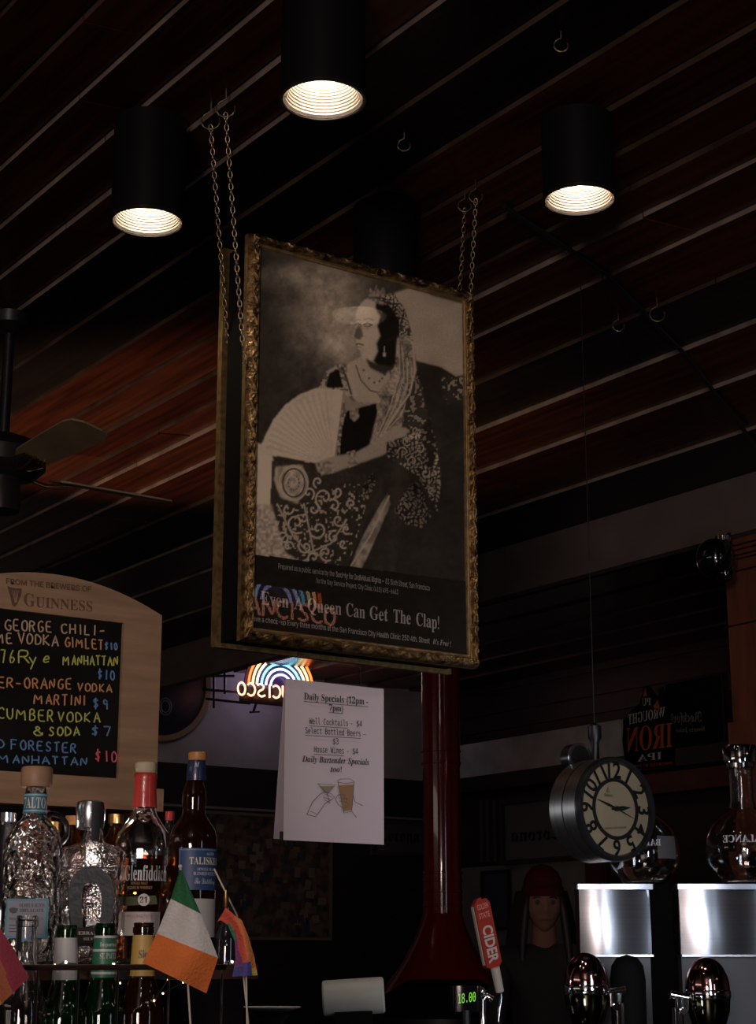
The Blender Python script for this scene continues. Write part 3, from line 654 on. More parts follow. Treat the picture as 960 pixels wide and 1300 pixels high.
# notice board, framed
def frame_box(name, label, cat, fnx, a, b, w_, dep, nrm, fm, pmn, wpx=None, group=None):
    """rectangle with corners a (top left px) and b (bottom right px) on the plane fnx"""
    A, B = fnx(*a), fnx(*b); n_ = Vector(nrm); h = Vector((B.x-A.x, B.y-A.y, 0)); L = h.length; h.normalize(); zt_, zb_ = A.z, B.z
    root = thing(name, label, cat, (A.x+h.x*L/2, A.y+h.y*L/2, zb_), group)
    O_ = Vector((A.x, A.y, 0))
    def q(u0, u1, za_, zb__, d0, d1):
        return prism([O_+h*u0+UP*za_+n_*d0, O_+h*u1+UP*za_+n_*d0, O_+h*u1+UP*zb__+n_*d0, O_+h*u0+UP*zb__+n_*d0], n_*(d1-d0))
    mesh('panel', q(0, L, zb_, zt_, 0, dep*.5), pmn, root)
    for u0, u1, z0_, z1_ in ((0, L, zt_-w_, zt_), (0, L, zb_, zb_+w_), (0, w_, zb_+w_, zt_-w_), (L-w_, L, zb_+w_, zt_-w_)):
        mesh('frame_rail', q(u0, u1, z0_, z1_, dep*.5, dep), fm, root)
    return root, A, h, L, n_
ncork = M('pinned pictures', (.10, .06, .045), .6, noise=.9, nscale=16, col2=(.014, .011, .013), bump=.2, bscale=20)
root, A, h, L, n_ = frame_box('notice_board', 'framed board crowded with dark snapshots on the black panelling', 'board', lambda a, b: atY(a, b, WY-.051), (236, 1028), (419, 1194), .02, .03, (0, -1, 0), M('board frame', (.11, .08, .07), .4), ncork)
pics = [M('snapshot %s' % c, k, .4) for c, k in (('a', (.09, .07, .06)), ('b', (.05, .03, .025)), ('c', (.035, .035, .045)), ('d', (.13, .10, .08)))]
zb_ = wpos(root).z; Hh = A.z-zb_
for k in range(130):
    u = random.uniform(.05, L-.1); v = random.uniform(.05, Hh-.09); s1, s2 = random.choice(((.035, .05), (.05, .035), (.04, .04))); an = random.uniform(-.25, .25)
    c = Vector((A.x+u+.02, WY-.051-.016-random.uniform(0, .003), zb_+v+.02)); ax = Vector((math.cos(an), 0, math.sin(an)))*s1/1.4; az = Vector((-math.sin(an), 0, math.cos(an)))*s2/1.4
    mesh('snapshot', obox(c, ax, (0, .0008, 0), az), pics[k % 4], root)
# corona panels
cg = M('smoky mirror', (.055, .05, .045), .25); cgf = M('dark frame', (.028, .02, .017), .35)
root, A, h, L, n_ = frame_box('beer_mirror', 'dark framed beer mirror with black lettering, left of the red flue', 'mirror', lambda a, b: atY(a, b, WY-.051), (470, 1040), (575, 1090), .03, .04, (0, -1, 0), cgf, cg)
text('lettering', root, 'Corona', lambda a, b: atY(a, b, WY-.074), Vector((0, 0, 0)), 480, 1067, 533, 1070, 17, black_m, 'gothic')
def wf(o): return lambda a, b: atX(a, b, WX-o)
root, A, h, L, n_ = frame_box('beer_mirror', 'dark framed beer mirror with mirrored lettering behind the clock drum', 'mirror', wf(.03), (640, 1017), (770, 1090), .035, .05, (-1, 0, 0), cgf, M('smoky mirror pale', (.10, .10, .095), .3))
text('lettering', root, 'Corona', wf(.06), Vector((0, 0, 0)), 648, 1069, 716, 1065, 18, black_m, 'gothic', mirror=True)
for xx in (612, 620, 629):
    p = wf(.05)(xx, 1050); mesh('trim_%d' % (13+(xx-612)//8), bx(WX-.06, WX, p.y-.02, p.y+.02, wf(.05)(xx, 1095).z, wf(.05)(xx, 1016).z), M('upright grey', (.05, .045, .043), .5), **S)
# framed notice on the pale wall
frame_box('framed_notice', 'small framed bluish notice on the pale wall behind the cider tap', 'picture', wf(.03), (614, 1106), (651, 1180), .02, .03, (-1, 0, 0), black_m, M('bluish notice', (.035, .045, .065), .3))
# bottle shaped tin sign
YB = wf(.10)
bp = [(795, 976), (790, 940), (792, 915), (800, 903), (812, 893), (816, 880), (817, 872), (822, 871), (830, 880), (838, 895), (848, 906), (854, 925), (857, 950), (858, 975)]
cb = YB(825, 976); ts = thing('bottle_shaped_sign', 'black bottle shaped tin sign with mirrored orange and white lettering', 'sign', (WX-.09, cb.y, cb.z))
plt = mesh('plate', prism([YB(*p) for p in bp], (.02, 0, 0)), M('tin black', (.006, .005, .005), .8, spec=.05), ts)
orr = M('sign orange', (.42, .085, .03), .8, spec=.1); whi = M('sign white', (.46, .45, .44), .8, spec=.1)
Ox = Vector((-.004, 0, 0))
text('lettering', plt, 'PU', YB, Ox, 816, 896, 827, 895, 9, whi, 'serif', mirror=True)
text('lettering', plt, 'WROUGHT', YB, Ox, 798, 920, 845, 910, 13, whi, 'serif', 0, mirror=True)
text('lettering', plt, 'IRON', YB, Ox, 796, 955, 854, 948, 31, orr, 'serif', mirror=True)
text('lettering', plt, 'IPA', YB, Ox, 810, 967, 841, 963.5, 9, whi, 'serif', mirror=True)
text('lettering', plt, 'IMPORTED BY THE', YB, Ox, 805, 977-2, 854, 971, 4, orr, 'sans', mirror=True)
mesh('flame_emblem', prism([YB(a, b)+Ox for a, b in ((830, 897), (836, 888), (838, 899), (834, 902))], (.001, 0, 0)), orr, plt)
mesh('flame_emblem', prism([YB(a, b)+Ox for a, b in ((817, 884), (820, 873), (822, 884))], (.001, 0, 0)), orr, plt)
root, A, h, L, n_ = frame_box('dark_sign', 'flat black sign with faint mirrored script right of the bottle sign', 'sign', wf(.02), (846, 868), (925, 975), .006, .02, (-1, 0, 0), black_m, M('sign navy', (.005, .006, .009), .8, spec=.05))
fv = M('faint print', (.15, .14, .12), .5)
text('lettering', root, 'Rockford', wf(.045), Vector((0, 0, 0)), 850, 918, 891, 916, 13, fv, 'gothic', mirror=True)
text('lettering', root, 'Sweets Juice', wf(.045), Vector((0, 0, 0)), 858, 930, 895, 928, 6, fv, 'serif', mirror=True)

# ================================================================ RED FLUE AND HOOD
c = atD(562, 1160, 8.6); k = 8.6/F
fl = thing('fireplace_hood', 'red enamelled cone fireplace with a tall round flue behind the bar', 'fireplace', (c.x, c.y, 0))
zz = lambda y: atD(562, y, 8.6).z
mesh('flue', lathe((c.x, c.y, 0), [(25*k, zz(1160)), (25*k, zz(1108))], 40), enamel, fl, smooth=True)
mesh('flue', lathe((c.x, c.y, 0), [(24.2*k, zz(1110)), (24.2*k, zz(966))], 40), enamel, fl, smooth=True)
mesh('flue', lathe((c.x, c.y, 0), [(24.8*k, zz(968)), (24.8*k, ZC-.004)], 40), enamel, fl, smooth=True)
for y_ in (948, 964, 1108, 1118, 1132, 1150):
    mesh('seam_band', lathe((c.x, c.y, 0), [(25*k, zz(y_+1.6)), (25.9*k, zz(y_+1)), (25.9*k, zz(y_-1)), (25*k, zz(y_-1.6))], 40), enamel, fl, smooth=True)
Rm = 100*k
def hoodpt(t, a):  # t 0 top .. 1 bottom; front opening arched
    prof = [(0, 25), (.12, 29), (.3, 38), (.5, 52), (.7, 70), (1, 100)]
    r = np.interp(t, [p[0] for p in prof], [p[1] for p in prof])*k
    return r
V, Fc = [], []; NA, NT = 48, 16
for j in range(NT+1):
    for i in range(NA):
        a = 2*PI*i/NA; dirv = TOCAM*math.cos(a)+RIGHT*math.sin(a); front = max(0, math.cos(a))**.6
        zlow = zz(1236) if front > 0 else zz(1300); tmax = 1-.34*min(1, max(0, math.cos(a)*1.3))
        t = j/NT*tmax; V.append(Vector((c.x, c.y, 0))+dirv*hoodpt(t, a)+UP*(zz(1160)+(zz(1285)-zz(1160))*t))
for j in range(NT):
    for i in range(NA): Fc.append((j*NA+i, j*NA+(i+1) % NA, (j+1)*NA+(i+1) % NA, (j+1)*NA+i))
mesh('hood', (V, Fc), enamel, fl, smooth=True)
mesh('firebox', lathe((c.x, c.y, 0), [(96*k, .35), (98*k, zz(1290)), (60*k, zz(1250)), (.001, zz(1245))], 40), black_m, fl, smooth=True)
mesh('pedestal', lathe((c.x, c.y, 0), [(.18, 0), (.14, .05), (.14, .36)], 32), black_m, fl, smooth=True)

# ================================================================ CEILING FAN
hub = atD(2, 602, 5.6)
cf = thing('ceiling_fan', 'dark ceiling fan with pale wooden blades at the left edge', 'fan', (hub.x, hub.y, ZC-.013))
mesh('downrod', lathe(hub, [(.055, .04), (.055, .10), (.018, .13), (.018, ZC-hub.z-.08), (.06, ZC-hub.z-.05), (.065, ZC-hub.z-.014)], 24), black_m, cf, smooth=True)
mesh('motor', lathe(hub, [(.03, -.02), (.11, -.01), (.14, .02), (.14, .07), (.10, .11), (.05, .13)], 36), M('fan black', (.012, .011, .011), .35), cf, smooth=True)
mesh('switch_cup', lathe(hub, [(.03, -.13), (.062, -.125), (.068, -.08), (.06, -.015)], 28), M('fan black', ), cf, smooth=True)
blade_m = M('pale blade', (.22, .16, .09), .5, noise=.2, nscale=8); 
def blade(a0, pitch=-14):
    # direction in plan, blade pitched 12 degrees
    d = Vector((math.cos(a0), math.sin(a0), 0)); s_ = Vector((-math.sin(a0), math.cos(a0), 0)); up = UP
    tilt = math.radians(pitch); sv = s_*math.cos(tilt)+up*math.sin(tilt); nv = d.cross(sv)
    out = []
    for r_, w_ in ((.19, .045), (.22, .058), (.40, .068), (.56, .072), (.60, .062), (.62, .03)): out.append((r_, w_))
    P = [hub+d*r_-sv*w_+up*.005 for r_, w_ in out]+[hub+d*r_+sv*w_+up*.005 for r_, w_ in reversed(out)]
    b_ = mesh('blade', prism(P, nv*.006), blade_m, cf)
    ir = []
    for q in range(-3, 4):
        ir.append(tube([hub+d*.10+up*.0, hub+d*.15+sv*(q*.010)-up*.012, hub+d*.20+sv*(q*.017)-up*.004, hub+d*.235+sv*(q*.012)+up*.002], .0028, 5))
    ir.append(tube([hub+d*.08-up*.0, hub+d*.16-up*.015, hub+d*.24], .006, 6))
    mesh('blade_iron', join(*ir), brass, cf, smooth=True)
view_a = math.atan2(RIGHT.y, RIGHT.x)
for q in range(4): blade(view_a-math.radians(53)+q*PI/2, 13 if q == 1 else -14)

# ================================================================ CLOCK
D = 5.0; fc = atD(781, 1027, D); fc_y = fc.y
R = 66*D/F; nv = Vector((0, -1, 0))
ck = thing('station_clock', 'round double sided drum clock with cream face and dark numerals', 'clock', (fc.x, fc.y+.06, fc.z-R))
drum = M('brushed dark metal', (.40, .40, .40), .36, metal=1, noise=.2, nscale=5, stretch=(1, 30, 1))
mesh('drum', lathe(fc, [(R*.93, .006), (R*.985, .0), (R*.985, -.058), (R*.985, -.060)], 64, axis=nv, cap=False), drum, ck, smooth=True)
mesh('groove', lathe(fc, [(R*.955, -.058), (R*.955, -.066)], 64, axis=nv), black_m, ck)
mesh('drum', lathe(fc, [(R*.985, -.064), (R*.985, -.118), (R*.90, -.124)], 64, axis=nv, cap=False), drum, ck, smooth=True)
mesh('bezel', lathe(fc, [(R*.875, .006), (R*.90, .014), (R*.97, .014), (R, .002), (R, -.006), (R*.875, -.006)], 64, axis=nv, closed=True), M('bezel black', (.012, .012, .013), .3), ck, smooth=True)
cream = M('cream dial', (.28, .225, .145), .5, noise=.12, nscale=12)
dial = mesh('dial', lathe(fc, [(R*.90, .0), (.0001, .0005)], 64, axis=nv, cap=False), cream, ck)
mesh('rear_dial', lathe(fc, [(R*.90, -.119), (.0001, -.1195)], 64, axis=nv), cream, ck)
mesh('dial_ring', lathe(fc, [(R*.52, .001), (R*.52, .004), (R*.59, .004), (R*.59, .001)], 64, axis=nv, closed=True), M('bezel black'), ck)
def dp(x, z, o=.003): return Vector((fc.x+x*R, fc.y-o, fc.z+z*R))
for hN in range(1, 13):
    a = PI/2-hN*PI/6; d = Vector((math.cos(a), math.sin(a)))
    V_, F_ = tmesh(str(hN), 'sans', .022); xs = [v[0] for v in V_]; ys = [v[1] for v in V_]; cx, cy = (min(xs)+max(xs))/2, (min(ys)+max(ys))/2; sc = .32/(max(ys)-min(ys))
    rot = a-PI/2
    out = []
    for v in V_:
        x, y = (v[0]-cx)*sc*.95, (v[1]-cy)*sc*1.0; xr, yr = x*math.cos(rot)-y*math.sin(rot), x*math.sin(rot)+y*math.cos(rot)
        out.append(dp(d.x*.74+xr, d.y*.74+yr))
    mesh('numeral', (out, F_), M('numeral black', (.010, .009, .009), .7, spec=.1), dial)
def hand(ang, l, wd, o, tail=.12):
    d = Vector((math.cos(ang), 0, math.sin(ang))); s_ = Vector((-d.z, 0, d.x)); b = Vector((fc.x, fc.y-o, fc.z))
    return prism([b-d*tail*R-s_*wd*R*.6, b+d*l*R*.45-s_*wd*R*1.6, b+d*l*R-s_*wd*R*.2, b+d*l*R+s_*wd*R*.2, b+d*l*R*.45+s_*wd*R*1.6, b-d*tail*R+s_*wd*R*.6], (0, -.0012, 0))
mesh('hour_hand', hand(math.radians(6), .36, .028, .006), M('bezel black'), ck)
mesh('minute_hand', hand(math.radians(162), .52, .016, .008), M('bezel black'), ck)
mesh('second_hand', hand(math.radians(-22), .44, .006, .010), M('bezel black'), ck)
mesh('hand_cap', lathe(fc, [(R*.05, .005), (R*.05, .012), (.0001, .013)], 20, axis=nv), M('bezel black'), ck)
mesh('emblem', prism([dp(-.22, .30), dp(-.14, .30), dp(-.18, .42)], (0, -.0005, 0)), M('brown mark', (.16, .12, .08), .5), dial)
text('dial_lettering', dial, 'Bulova', lambda a, b: dp(a, -b), Vector((0, 0, 0)), -.28, -.22, -.06, -.22, .07, M('brown mark'), 'serif')
text('dial_lettering', dial, 'quartz movement', lambda a, b: dp(a, -b), Vector((0, 0, 0)), -.30, .40, .26, .36, .05, M('brown mark'), 'serif')
mesh('crystal', lathe(fc, [(R*.88, .0135), (R*.5, .017), (.0001, .018)], 48, axis=nv, cap=False), pane_m, ck, smooth=True)
rc = Vector((fc.x, fc.y+.06, fc.z+R)); rc2 = rc-RIGHT*.042+Vector((0, .05, .005))
mesh('mount_disc', lathe(rc2, [(.0001, .030), (.040, .030), (.042, .012), (.042, -.012), (.0001, -.014)], 36, axis=nv), M('bezel black'), ck, smooth=True)
mesh('mount_rim', lathe(rc2, [(.036, .031), (.044, .031), (.044, .024), (.038, .024)], 36, axis=nv, closed=True), steel, ck, smooth=True)
mesh('hanging_rod', lathe((rc.x+.012, rc.y+.03, 0), [(.012, rc.z-.004), (.012, rc.z+.05), (.02, rc.z+.065), (.02, rc.z+.10), (.0014, rc.z+.11), (.0014, ZC-.014)], 16), black_m, ck, smooth=True)

# ================================================================ POST AND BLACK GLOBE
pX = 5.64; pe_ = atX(926, 820, pX); zP = lambda y: atX(930, y, pX).z; PW, PD_ = .34, .30; kk = depth(pe_)/F; ZB = ZC-.252
post = mesh('trim_20', bx(pX, pX+PD_, pe_.y-PW, pe_.y, 0, ZC-.013), M('brown post', (.155, .050, .026), .45, noise=.35, nscale=5, stretch=(6, 6, .8)), **S)
mesh('trim_21', bx(pX-.02, pX-.001, pe_.y-PW-.01, pe_.y+.014, 0, zP(918)), M('brown post'), **S)
for i, y_ in enumerate((694, 700, 707, 712, 727, 795)):
    o_ = .02 if y_ == 795 else -.014
    mesh('trim_%d' % (22+i), tube([Vector((pX-.006, pe_.y+o_, zP(y_))), Vector((pX-.006, pe_.y-PW, zP(y_)))], .004, 8), M('band metal', (.5, .42, .38), .3, metal=1), smooth=True, **S)
DG = depth(pe_)-.12; gc = atD(909, 709, DG); gr = 25*kk
gs = thing('black_globe', 'glossy black globe fitting on the wooden post under the beam', 'lamp', (gc.x, gc.y, gc.z-gr))
mesh('globe', sphere(gc, gr, 32, 20, (1, 1, 1.05)), blackg, gs, smooth=True)
mesh('lower_globe', sphere(atD(921, 728, DG-.03), gr*.52, 24, 14), blackg, gs, smooth=True)
mesh('collar', lathe(atD(918, 684, DG)-UP*.02, [(.02, 0), (.035, .01), (.035, .03), (.01, .04)], 20), chrome, gs, smooth=True)
mesh('bracket', tube([atD(918, 684, DG), atD(926, 678, DG+.02), Vector((pX, pe_.y-.04, atD(926, 678, DG).z))], .008, 8), black_m, gs, smooth=True)
# ================================================================ PERSON behind the bar
hd = atD(690, 1150, 7.2)
pe = thing('person', 'person in a red knitted beanie with long dark hair and dark clothes behind the bar', 'person', (hd.x, hd.y, 0))
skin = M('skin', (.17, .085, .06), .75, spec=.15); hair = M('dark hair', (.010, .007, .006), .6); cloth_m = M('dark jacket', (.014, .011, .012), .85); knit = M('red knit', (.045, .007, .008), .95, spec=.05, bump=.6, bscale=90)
fw, rt = TOCAM, RIGHT
# head with a real face profile
V, Fc = [], []; NA, NV = 40, 34
for j in range(NV+1):
    ph = PI*j/NV
    for i in range(NA):
        a = 2*PI*i/NA; cx_, cy_ = math.sin(a), math.cos(a)    # cy_ forward
        z = -math.cos(ph)*.118; r = math.sin(ph)
        x = cx_*r*.074; y = cy_*r*.094
        if z < -.02: s_ = 1-.38*((-.02-z)/.098); x *= s_; y = y*(1-.10*((-.02-z)/.098)) if y > 0 else y*(1-.45*((-.02-z)/.098))
        if cy_ > 0:
            fxx = x/.074; nz_ = math.exp(-(fxx/.17)**2)
            y += nz_*(.020*math.exp(-((z+.022)/.014)**2)+.012*math.exp(-((z-.002)/.018)**2))       # nose
            y -= .010*math.exp(-((abs(fxx)-.42)/.22)**2)*math.exp(-((z-.012)/.012)**2)               # eye sockets
            y += .005*math.exp(-(fxx/.35)**2)*(math.exp(-((z+.052)/.006)**2)+math.exp(-((z+.064)/.006)**2)) - .003*math.exp(-(fxx/.35)**2)*math.exp(-((z+.058)/.003)**2)
            y += .007*math.exp(-(fxx/.3)**2)*math.exp(-((z+.095)/.014)**2)
        V.append(hd+rt*x+fw*y+UP*z)
for j in range(NV):
    for i in range(NA): Fc.append((j*NA+i, (j*NA+(i+1) % NA), (j+1)*NA+(i+1) % NA, (j+1)*NA+i))
def blob(c_, prof, n_=28, fx=1, fy=1):    # rings (z, rx, ry, yoff)
    V_, F_ = [], []
    for z, rx, ry, yo in prof:
        for i in range(n_):
            a = 2*PI*i/n_; V_.append(Vector((c_[0], c_[1], 0))+rt*(math.sin(a)*rx)+fw*(math.cos(a)*ry+yo)+UP*z)
    for j in range(len(prof)-1):
        for i in range(n_): F_.append((j*n_+i, j*n_+(i+1) % n_, (j+1)*n_+(i+1) % n_, (j+1)*n_+i))
    F_ += [tuple(range(n_-1, -1, -1)), tuple(range((len(prof)-1)*n_, len(prof)*n_))]
    return V_, F_
hz_ = hd.z
neck = blob(hd, [(hz_-.21, .075, .06, -.02), (hz_-.17, .056, .056, -.015), (hz_-.12, .052, .054, -.012), (hz_-.07, .05, .055, -.015)])
# body: one skinned figure
bv = {'pelvis': (0, 0, .95), 'waist': (0, 0, 1.10), 'chest': (0, 0, 1.30), 'neck': (0, -.015, 1.43), 'ls': (-.17, 0, 1.39), 'le': (-.21, .0, 1.12), 'lw': (-.17, .12, .93), 'rs': (.17, 0, 1.39), 're': (.21, 0, 1.12), 'rw': (.17, .12, .93),
      'lh': (-.09, 0, .90), 'lk': (-.10, .02, .50), 'la': (-.10, 0, .09), 'lf': (-.11, .14, .04), 'rh': (.09, 0, .90), 'rk': (.10, .02, .50), 'ra': (.10, 0, .09), 'rf': (.11, .14, .04), 'lha': (-.16, .19, .90), 'rha': (.16, .19, .90)}
rad = dict(pelvis=(.15, .11), waist=(.13, .10), chest=(.165, .115), neck=(.06, .06), ls=(.065, .065), le=(.045, .045), lw=(.032, .03), rs=(.065, .065), re=(.045, .045), rw=(.032, .03), lh=(.09, .09), lk=(.06, .06), la=(.04, .04), lf=(.035, .03), rh=(.09, .09), rk=(.06, .06), ra=(.04, .04), rf=(.035, .03), lha=(.03, .018), rha=(.03, .018))
ed = [('pelvis', 'waist'), ('waist', 'chest'), ('chest', 'neck'), ('chest', 'ls'), ('ls', 'le'), ('le', 'lw'), ('chest', 'rs'), ('rs', 're'), ('re', 'rw'), ('pelvis', 'lh'), ('lh', 'lk'), ('lk', 'la'), ('la', 'lf'), ('pelvis', 'rh'), ('rh', 'rk'), ('rk', 'ra'), ('ra', 'rf'), ('lw', 'lha'), ('rw', 'rha')]
keys = list(bv); sc_ = (hz_-.15)/1.45; me = bpy.data.meshes.new('body')
me.from_pydata([tuple((rt*bv[k_][0]+fw*bv[k_][1]+UP*bv[k_][2]*sc_)) for k_ in keys], [(keys.index(a), keys.index(b)) for a, b in ed], [])
bo = bpy.data.objects.new('clothed_body', me); C.objects.link(bo)
sk = bo.modifiers.new('skin', 'SKIN')
for i, k_ in enumerate(keys): me.skin_vertices[0].data[i].radius = rad[k_]; me.skin_vertices[0].data[i].use_root = (k_ == 'pelvis')
ss = bo.modifiers.new('sub', 'SUBSURF'); ss.levels = 2; ss.render_levels = 2
dg = bpy.context.evaluated_depsgraph_get(); dg.update(); ev = bpy.data.meshes.new_from_object(bo.evaluated_get(dg))
org = Vector((hd.x, hd.y, 0)); BV = [org+v.co for v in ev.vertices]; BF = [tuple(p.vertices) for p in ev.polygons]
bpy.data.objects.remove(bo)
body = join(idx((BV, BF), 1), idx(neck, 0), idx((V, Fc), 0))
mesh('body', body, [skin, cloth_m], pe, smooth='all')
for s_ in (-1, 1):
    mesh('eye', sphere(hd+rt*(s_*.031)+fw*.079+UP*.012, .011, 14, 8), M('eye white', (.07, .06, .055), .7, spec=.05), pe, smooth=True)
    mesh('iris', sphere(hd+rt*(s_*.031)+fw*.088+UP*.012, .0045, 10, 6), ink, pe, smooth=True)
    mesh('eyebrow', tube([hd+rt*(s_*.018)+fw*.090+UP*.030, hd+rt*(s_*.033)+fw*.088+UP*.034, hd+rt*(s_*.048)+fw*.078+UP*.029], .003, 5), hair, pe, smooth=True)
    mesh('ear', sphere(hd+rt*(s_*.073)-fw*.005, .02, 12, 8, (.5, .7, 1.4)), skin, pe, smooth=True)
    # long hair strands down either side of the face
    hs_ = []
    for q in range(9):
        o1 = rt*(s_*(.068+.004*q))+fw*(.035-.014*q)
        hs_.append(tube([hd+o1*.95+UP*.06, hd+o1*1.15-UP*.02, hd+o1*1.35-UP*.14, hd+rt*(s_*(.10+.003*q))+fw*(.06-.012*q)-UP*.27, hd+rt*(s_*(.09+.002*q))+fw*(.09-.012*q)-UP*.38], [.014, .017, .018, .015, .004], 7))
    mesh('hair', join(*hs_), hair, pe, smooth='all')
mesh('mouth', tube([hd+rt*-.022+fw*.083-UP*.058, hd+fw*.094-UP*.057, hd+rt*.022+fw*.083-UP*.058], .0028, 6), M('lips', (.16, .05, .045), .5), pe, smooth=True)
bean = blob(hd, [(hz_+.036, .083, .104, -.004), (hz_+.040, .087, .108, -.004), (hz_+.072, .087, .108, -.006), (hz_+.074, .082, .101, -.006), (hz_+.10, .080, .098, -.008), (hz_+.135, .066, .080, -.012), (hz_+.16, .040, .048, -.016), (hz_+.170, .010, .012, -.018)], 36)
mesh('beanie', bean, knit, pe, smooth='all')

# ================================================================ RIGHT HAND BAR THINGS
bl = atD(1060, 1120, 3.9); light('AREA', 'steel_streak_fill', bl, atD(850, 1170, 5.3), 4.5, (.80, .88, 1.0), .10, .5)  # out-of-view fill added for the bright streaks on the steel boxes
bl2 = atD(700, 1420, 4.3); light('AREA', 'steel_low_fill', bl2, atD(800, 1170, 5.3), .9, (.85, .90, 1.0), .08, .3)  # second unseen fill, added to light the steel boxes from below
ZK = 1.10
kc = atD(760, 1300, 5.3); 
def oriented(c_, hw, hd_, z0_, z1_, b=0): return obox(Vector((c_[0], c_[1], (z0_+z1_)/2)), rt*hw, fw*hd_, UP*((z1_-z0_)/2), b)
bar = thing('back_bar_counter', 'dark wooden back bar counter along the lower right', 'counter', (kc.x, kc.y, 0))
mesh('worktop', oriented(kc, 1.5, .40, ZK-.04, ZK), blackg, bar)
mesh('carcass', oriented(kc, 1.46, .36, 0, ZK-.04), dark_wood, bar)
DB = 5.3; kb = DB/F
def zD(y, D_): return atD(780, y, D_).z
colp = atD(844, 1200, DB+.12)
tag(mesh('black_column', oriented(colp, 24*kb, .06, ZK, zD(1118, DB), .004), M('column black', (.004, .004, .004), .9, spec=.03)), 'matt black upright between the two steel boxes', 'column')
def steel_box(px0, px1, label, group, bend):
    """a folded stainless box whose front sheet bows in and out"""
    a = atD(px0, 1168, DB); b = atD(px1, 1168, DB); root = thing('steel_box', label, 'box', ((a.x+b.x)/2, (a.y+b.y)/2, ZK), group)
    w_ = (b-a).length; zt_, zb_ = zD(1129, DB), zD(1212, DB); V_, F_ = [], []; n1, n2 = 48, 14; hdir = Vector((b.x-a.x, b.y-a.y, 0)).normalized()
    for j in range(n2+1):
        v = j/n2
        for i in range(n1+1):
            u = i/n1; off = bend(u, v); p = Vector((a.x, a.y, 0))+hdir*(u*w_)+fw*off; V_.append(p+UP*(zb_+(zt_-zb_)*v))
    for j in range(n2):
        for i in range(n1): F_.append((j*(n1+1)+i, j*(n1+1)+i+1, (j+1)*(n1+1)+i+1, (j+1)*(n1+1)+i))
    mesh('front_sheet', (V_, F_), steel, root, smooth='all')
    m_ = (a+b)/2
    mesh('lid', obox(Vector((m_.x, m_.y, zt_+.008))-fw*.06, hdir*(w_/2+.008), fw*.085, UP*.008, .004), steel, root, smooth=True)
    mesh('bottom_lip', obox(Vector((m_.x, m_.y, zb_-.003))-fw*.06, hdir*(w_/2), fw*.078, UP*.003), steel, root)
    mesh('body', obox(Vector((m_.x, m_.y, (zt_+zb_)/2))-fw*.075, hdir*(w_/2-.002), fw*.055, UP*((zt_-zb_)/2)), M('steel dark side', (.2, .2, .22), .3, metal=1), root)
    mesh('stand', obox(Vector((m_.x, m_.y, (ZK+zb_)/2))-fw*.07, hdir*(w_/2-.004), fw*.05, UP*((zb_-ZK)/2)), M('grey stand', (.07, .075, .085), .4), root)
    return root
steel_box(736, 827, 'brushed steel box left of the black column, bright streaks on its front', 'steel boxes on the back bar', lambda u, v: .020*math.sin(u*1.25*PI+.3)+.005*math.sin(v*PI+u))
steel_box(863, 978, 'brushed steel box right of the black column, cut by the picture edge', 'steel boxes on the back bar', lambda u, v: .020*math.sin(u*1.45*PI+.2)+.005*math.sin(v*PI+u))
# round flasks on the boxes
liq = M('pale spirit', (.85, .84, .82), .0, trans=1, ior=1.36)
def flask(cx, cy, r_px, D_, label, base_y, neck=True):
    kf = D_/F; c_ = atD(cx, cy, D_); zb_ = zD(base_y, DB)+.003; r_ = r_px*kf; H_ = 2*r_*.95
    root = thing('round_flask', label, 'bottle', (c_.x, c_.y, zb_), 'round flasks behind the steel boxes')
    prof = [(r_*.55, 0), (r_*.80, .03*r_/.1), (r_*.97, H_*.28), (r_, H_*.45), (r_*.95, H_*.62), (r_*.78, H_*.80), (r_*.5, H_*.93), (r_*.34, H_*1.0), (r_*.30, H_*1.12), (r_*.30, H_*1.52), (r_*.36, H_*1.54), (r_*.36, H_*1.60)]
    if not neck: prof = prof[:8]+[(r_*.34, H_*1.03)]
    base = Vector((c_.x, c_.y, zb_)); inner = [(max(q[0]-.004, .001), q[1]) for q in reversed(prof)]; inner = inner[:-1]+[(prof[0][0]-.004, .006), (.0005, .006)]
    mesh('glass_body', lathe(base, [(.0005, 0)]+prof+inner, 36), clear, root, smooth=True)
    mesh('liquid', lathe(base, [(.0005, .007), (prof[0][0]-.006, .007), (r_*.80-.006, .03*r_/.1), (r_*.97-.006, H_*.28), (r_-.006, H_*.40), (.0005, H_*.401)], 36), liq, root, smooth=True)
    if neck: mesh('stopper', lathe(base, [(.0005, H_*1.53), (r_*.26, H_*1.54), (r_*.26, H_*1.6), (r_*.42, H_*1.61), (r_*.44, H_*1.80), (r_*.40, H_*1.84), (.0005, H_*1.85)], 30), chrome if neck else clear, root, smooth=True)
    wraptext('lettering', root, 'BALANCE', base, r_*1.01, -.75, .35, zb_+H_*.52, r_*.18, M('etched white', (.5, .5, .5), .6), 'serif', 0, True)
    lb = lathe(base, [(r_*1.008, H_*.34), (r_*1.01, H_*.5), (r_*.985, H_*.66)], 12, rot=math.atan2(TOCAM.y, TOCAM.x), a0=.25 if not neck else .55, a1=.9 if not neck else 1.3)
    mesh('back_label', lb, M('dim label', (.075, .075, .08), .7), root)
    return root
flask(817, 1090, 46, 5.42, 'round clear glass flask partly behind the clock, left of the two', 1122, False)
flask(946, 1085, 50, 5.42, 'round clear glass flask with stopper at the right edge', 1122, True)
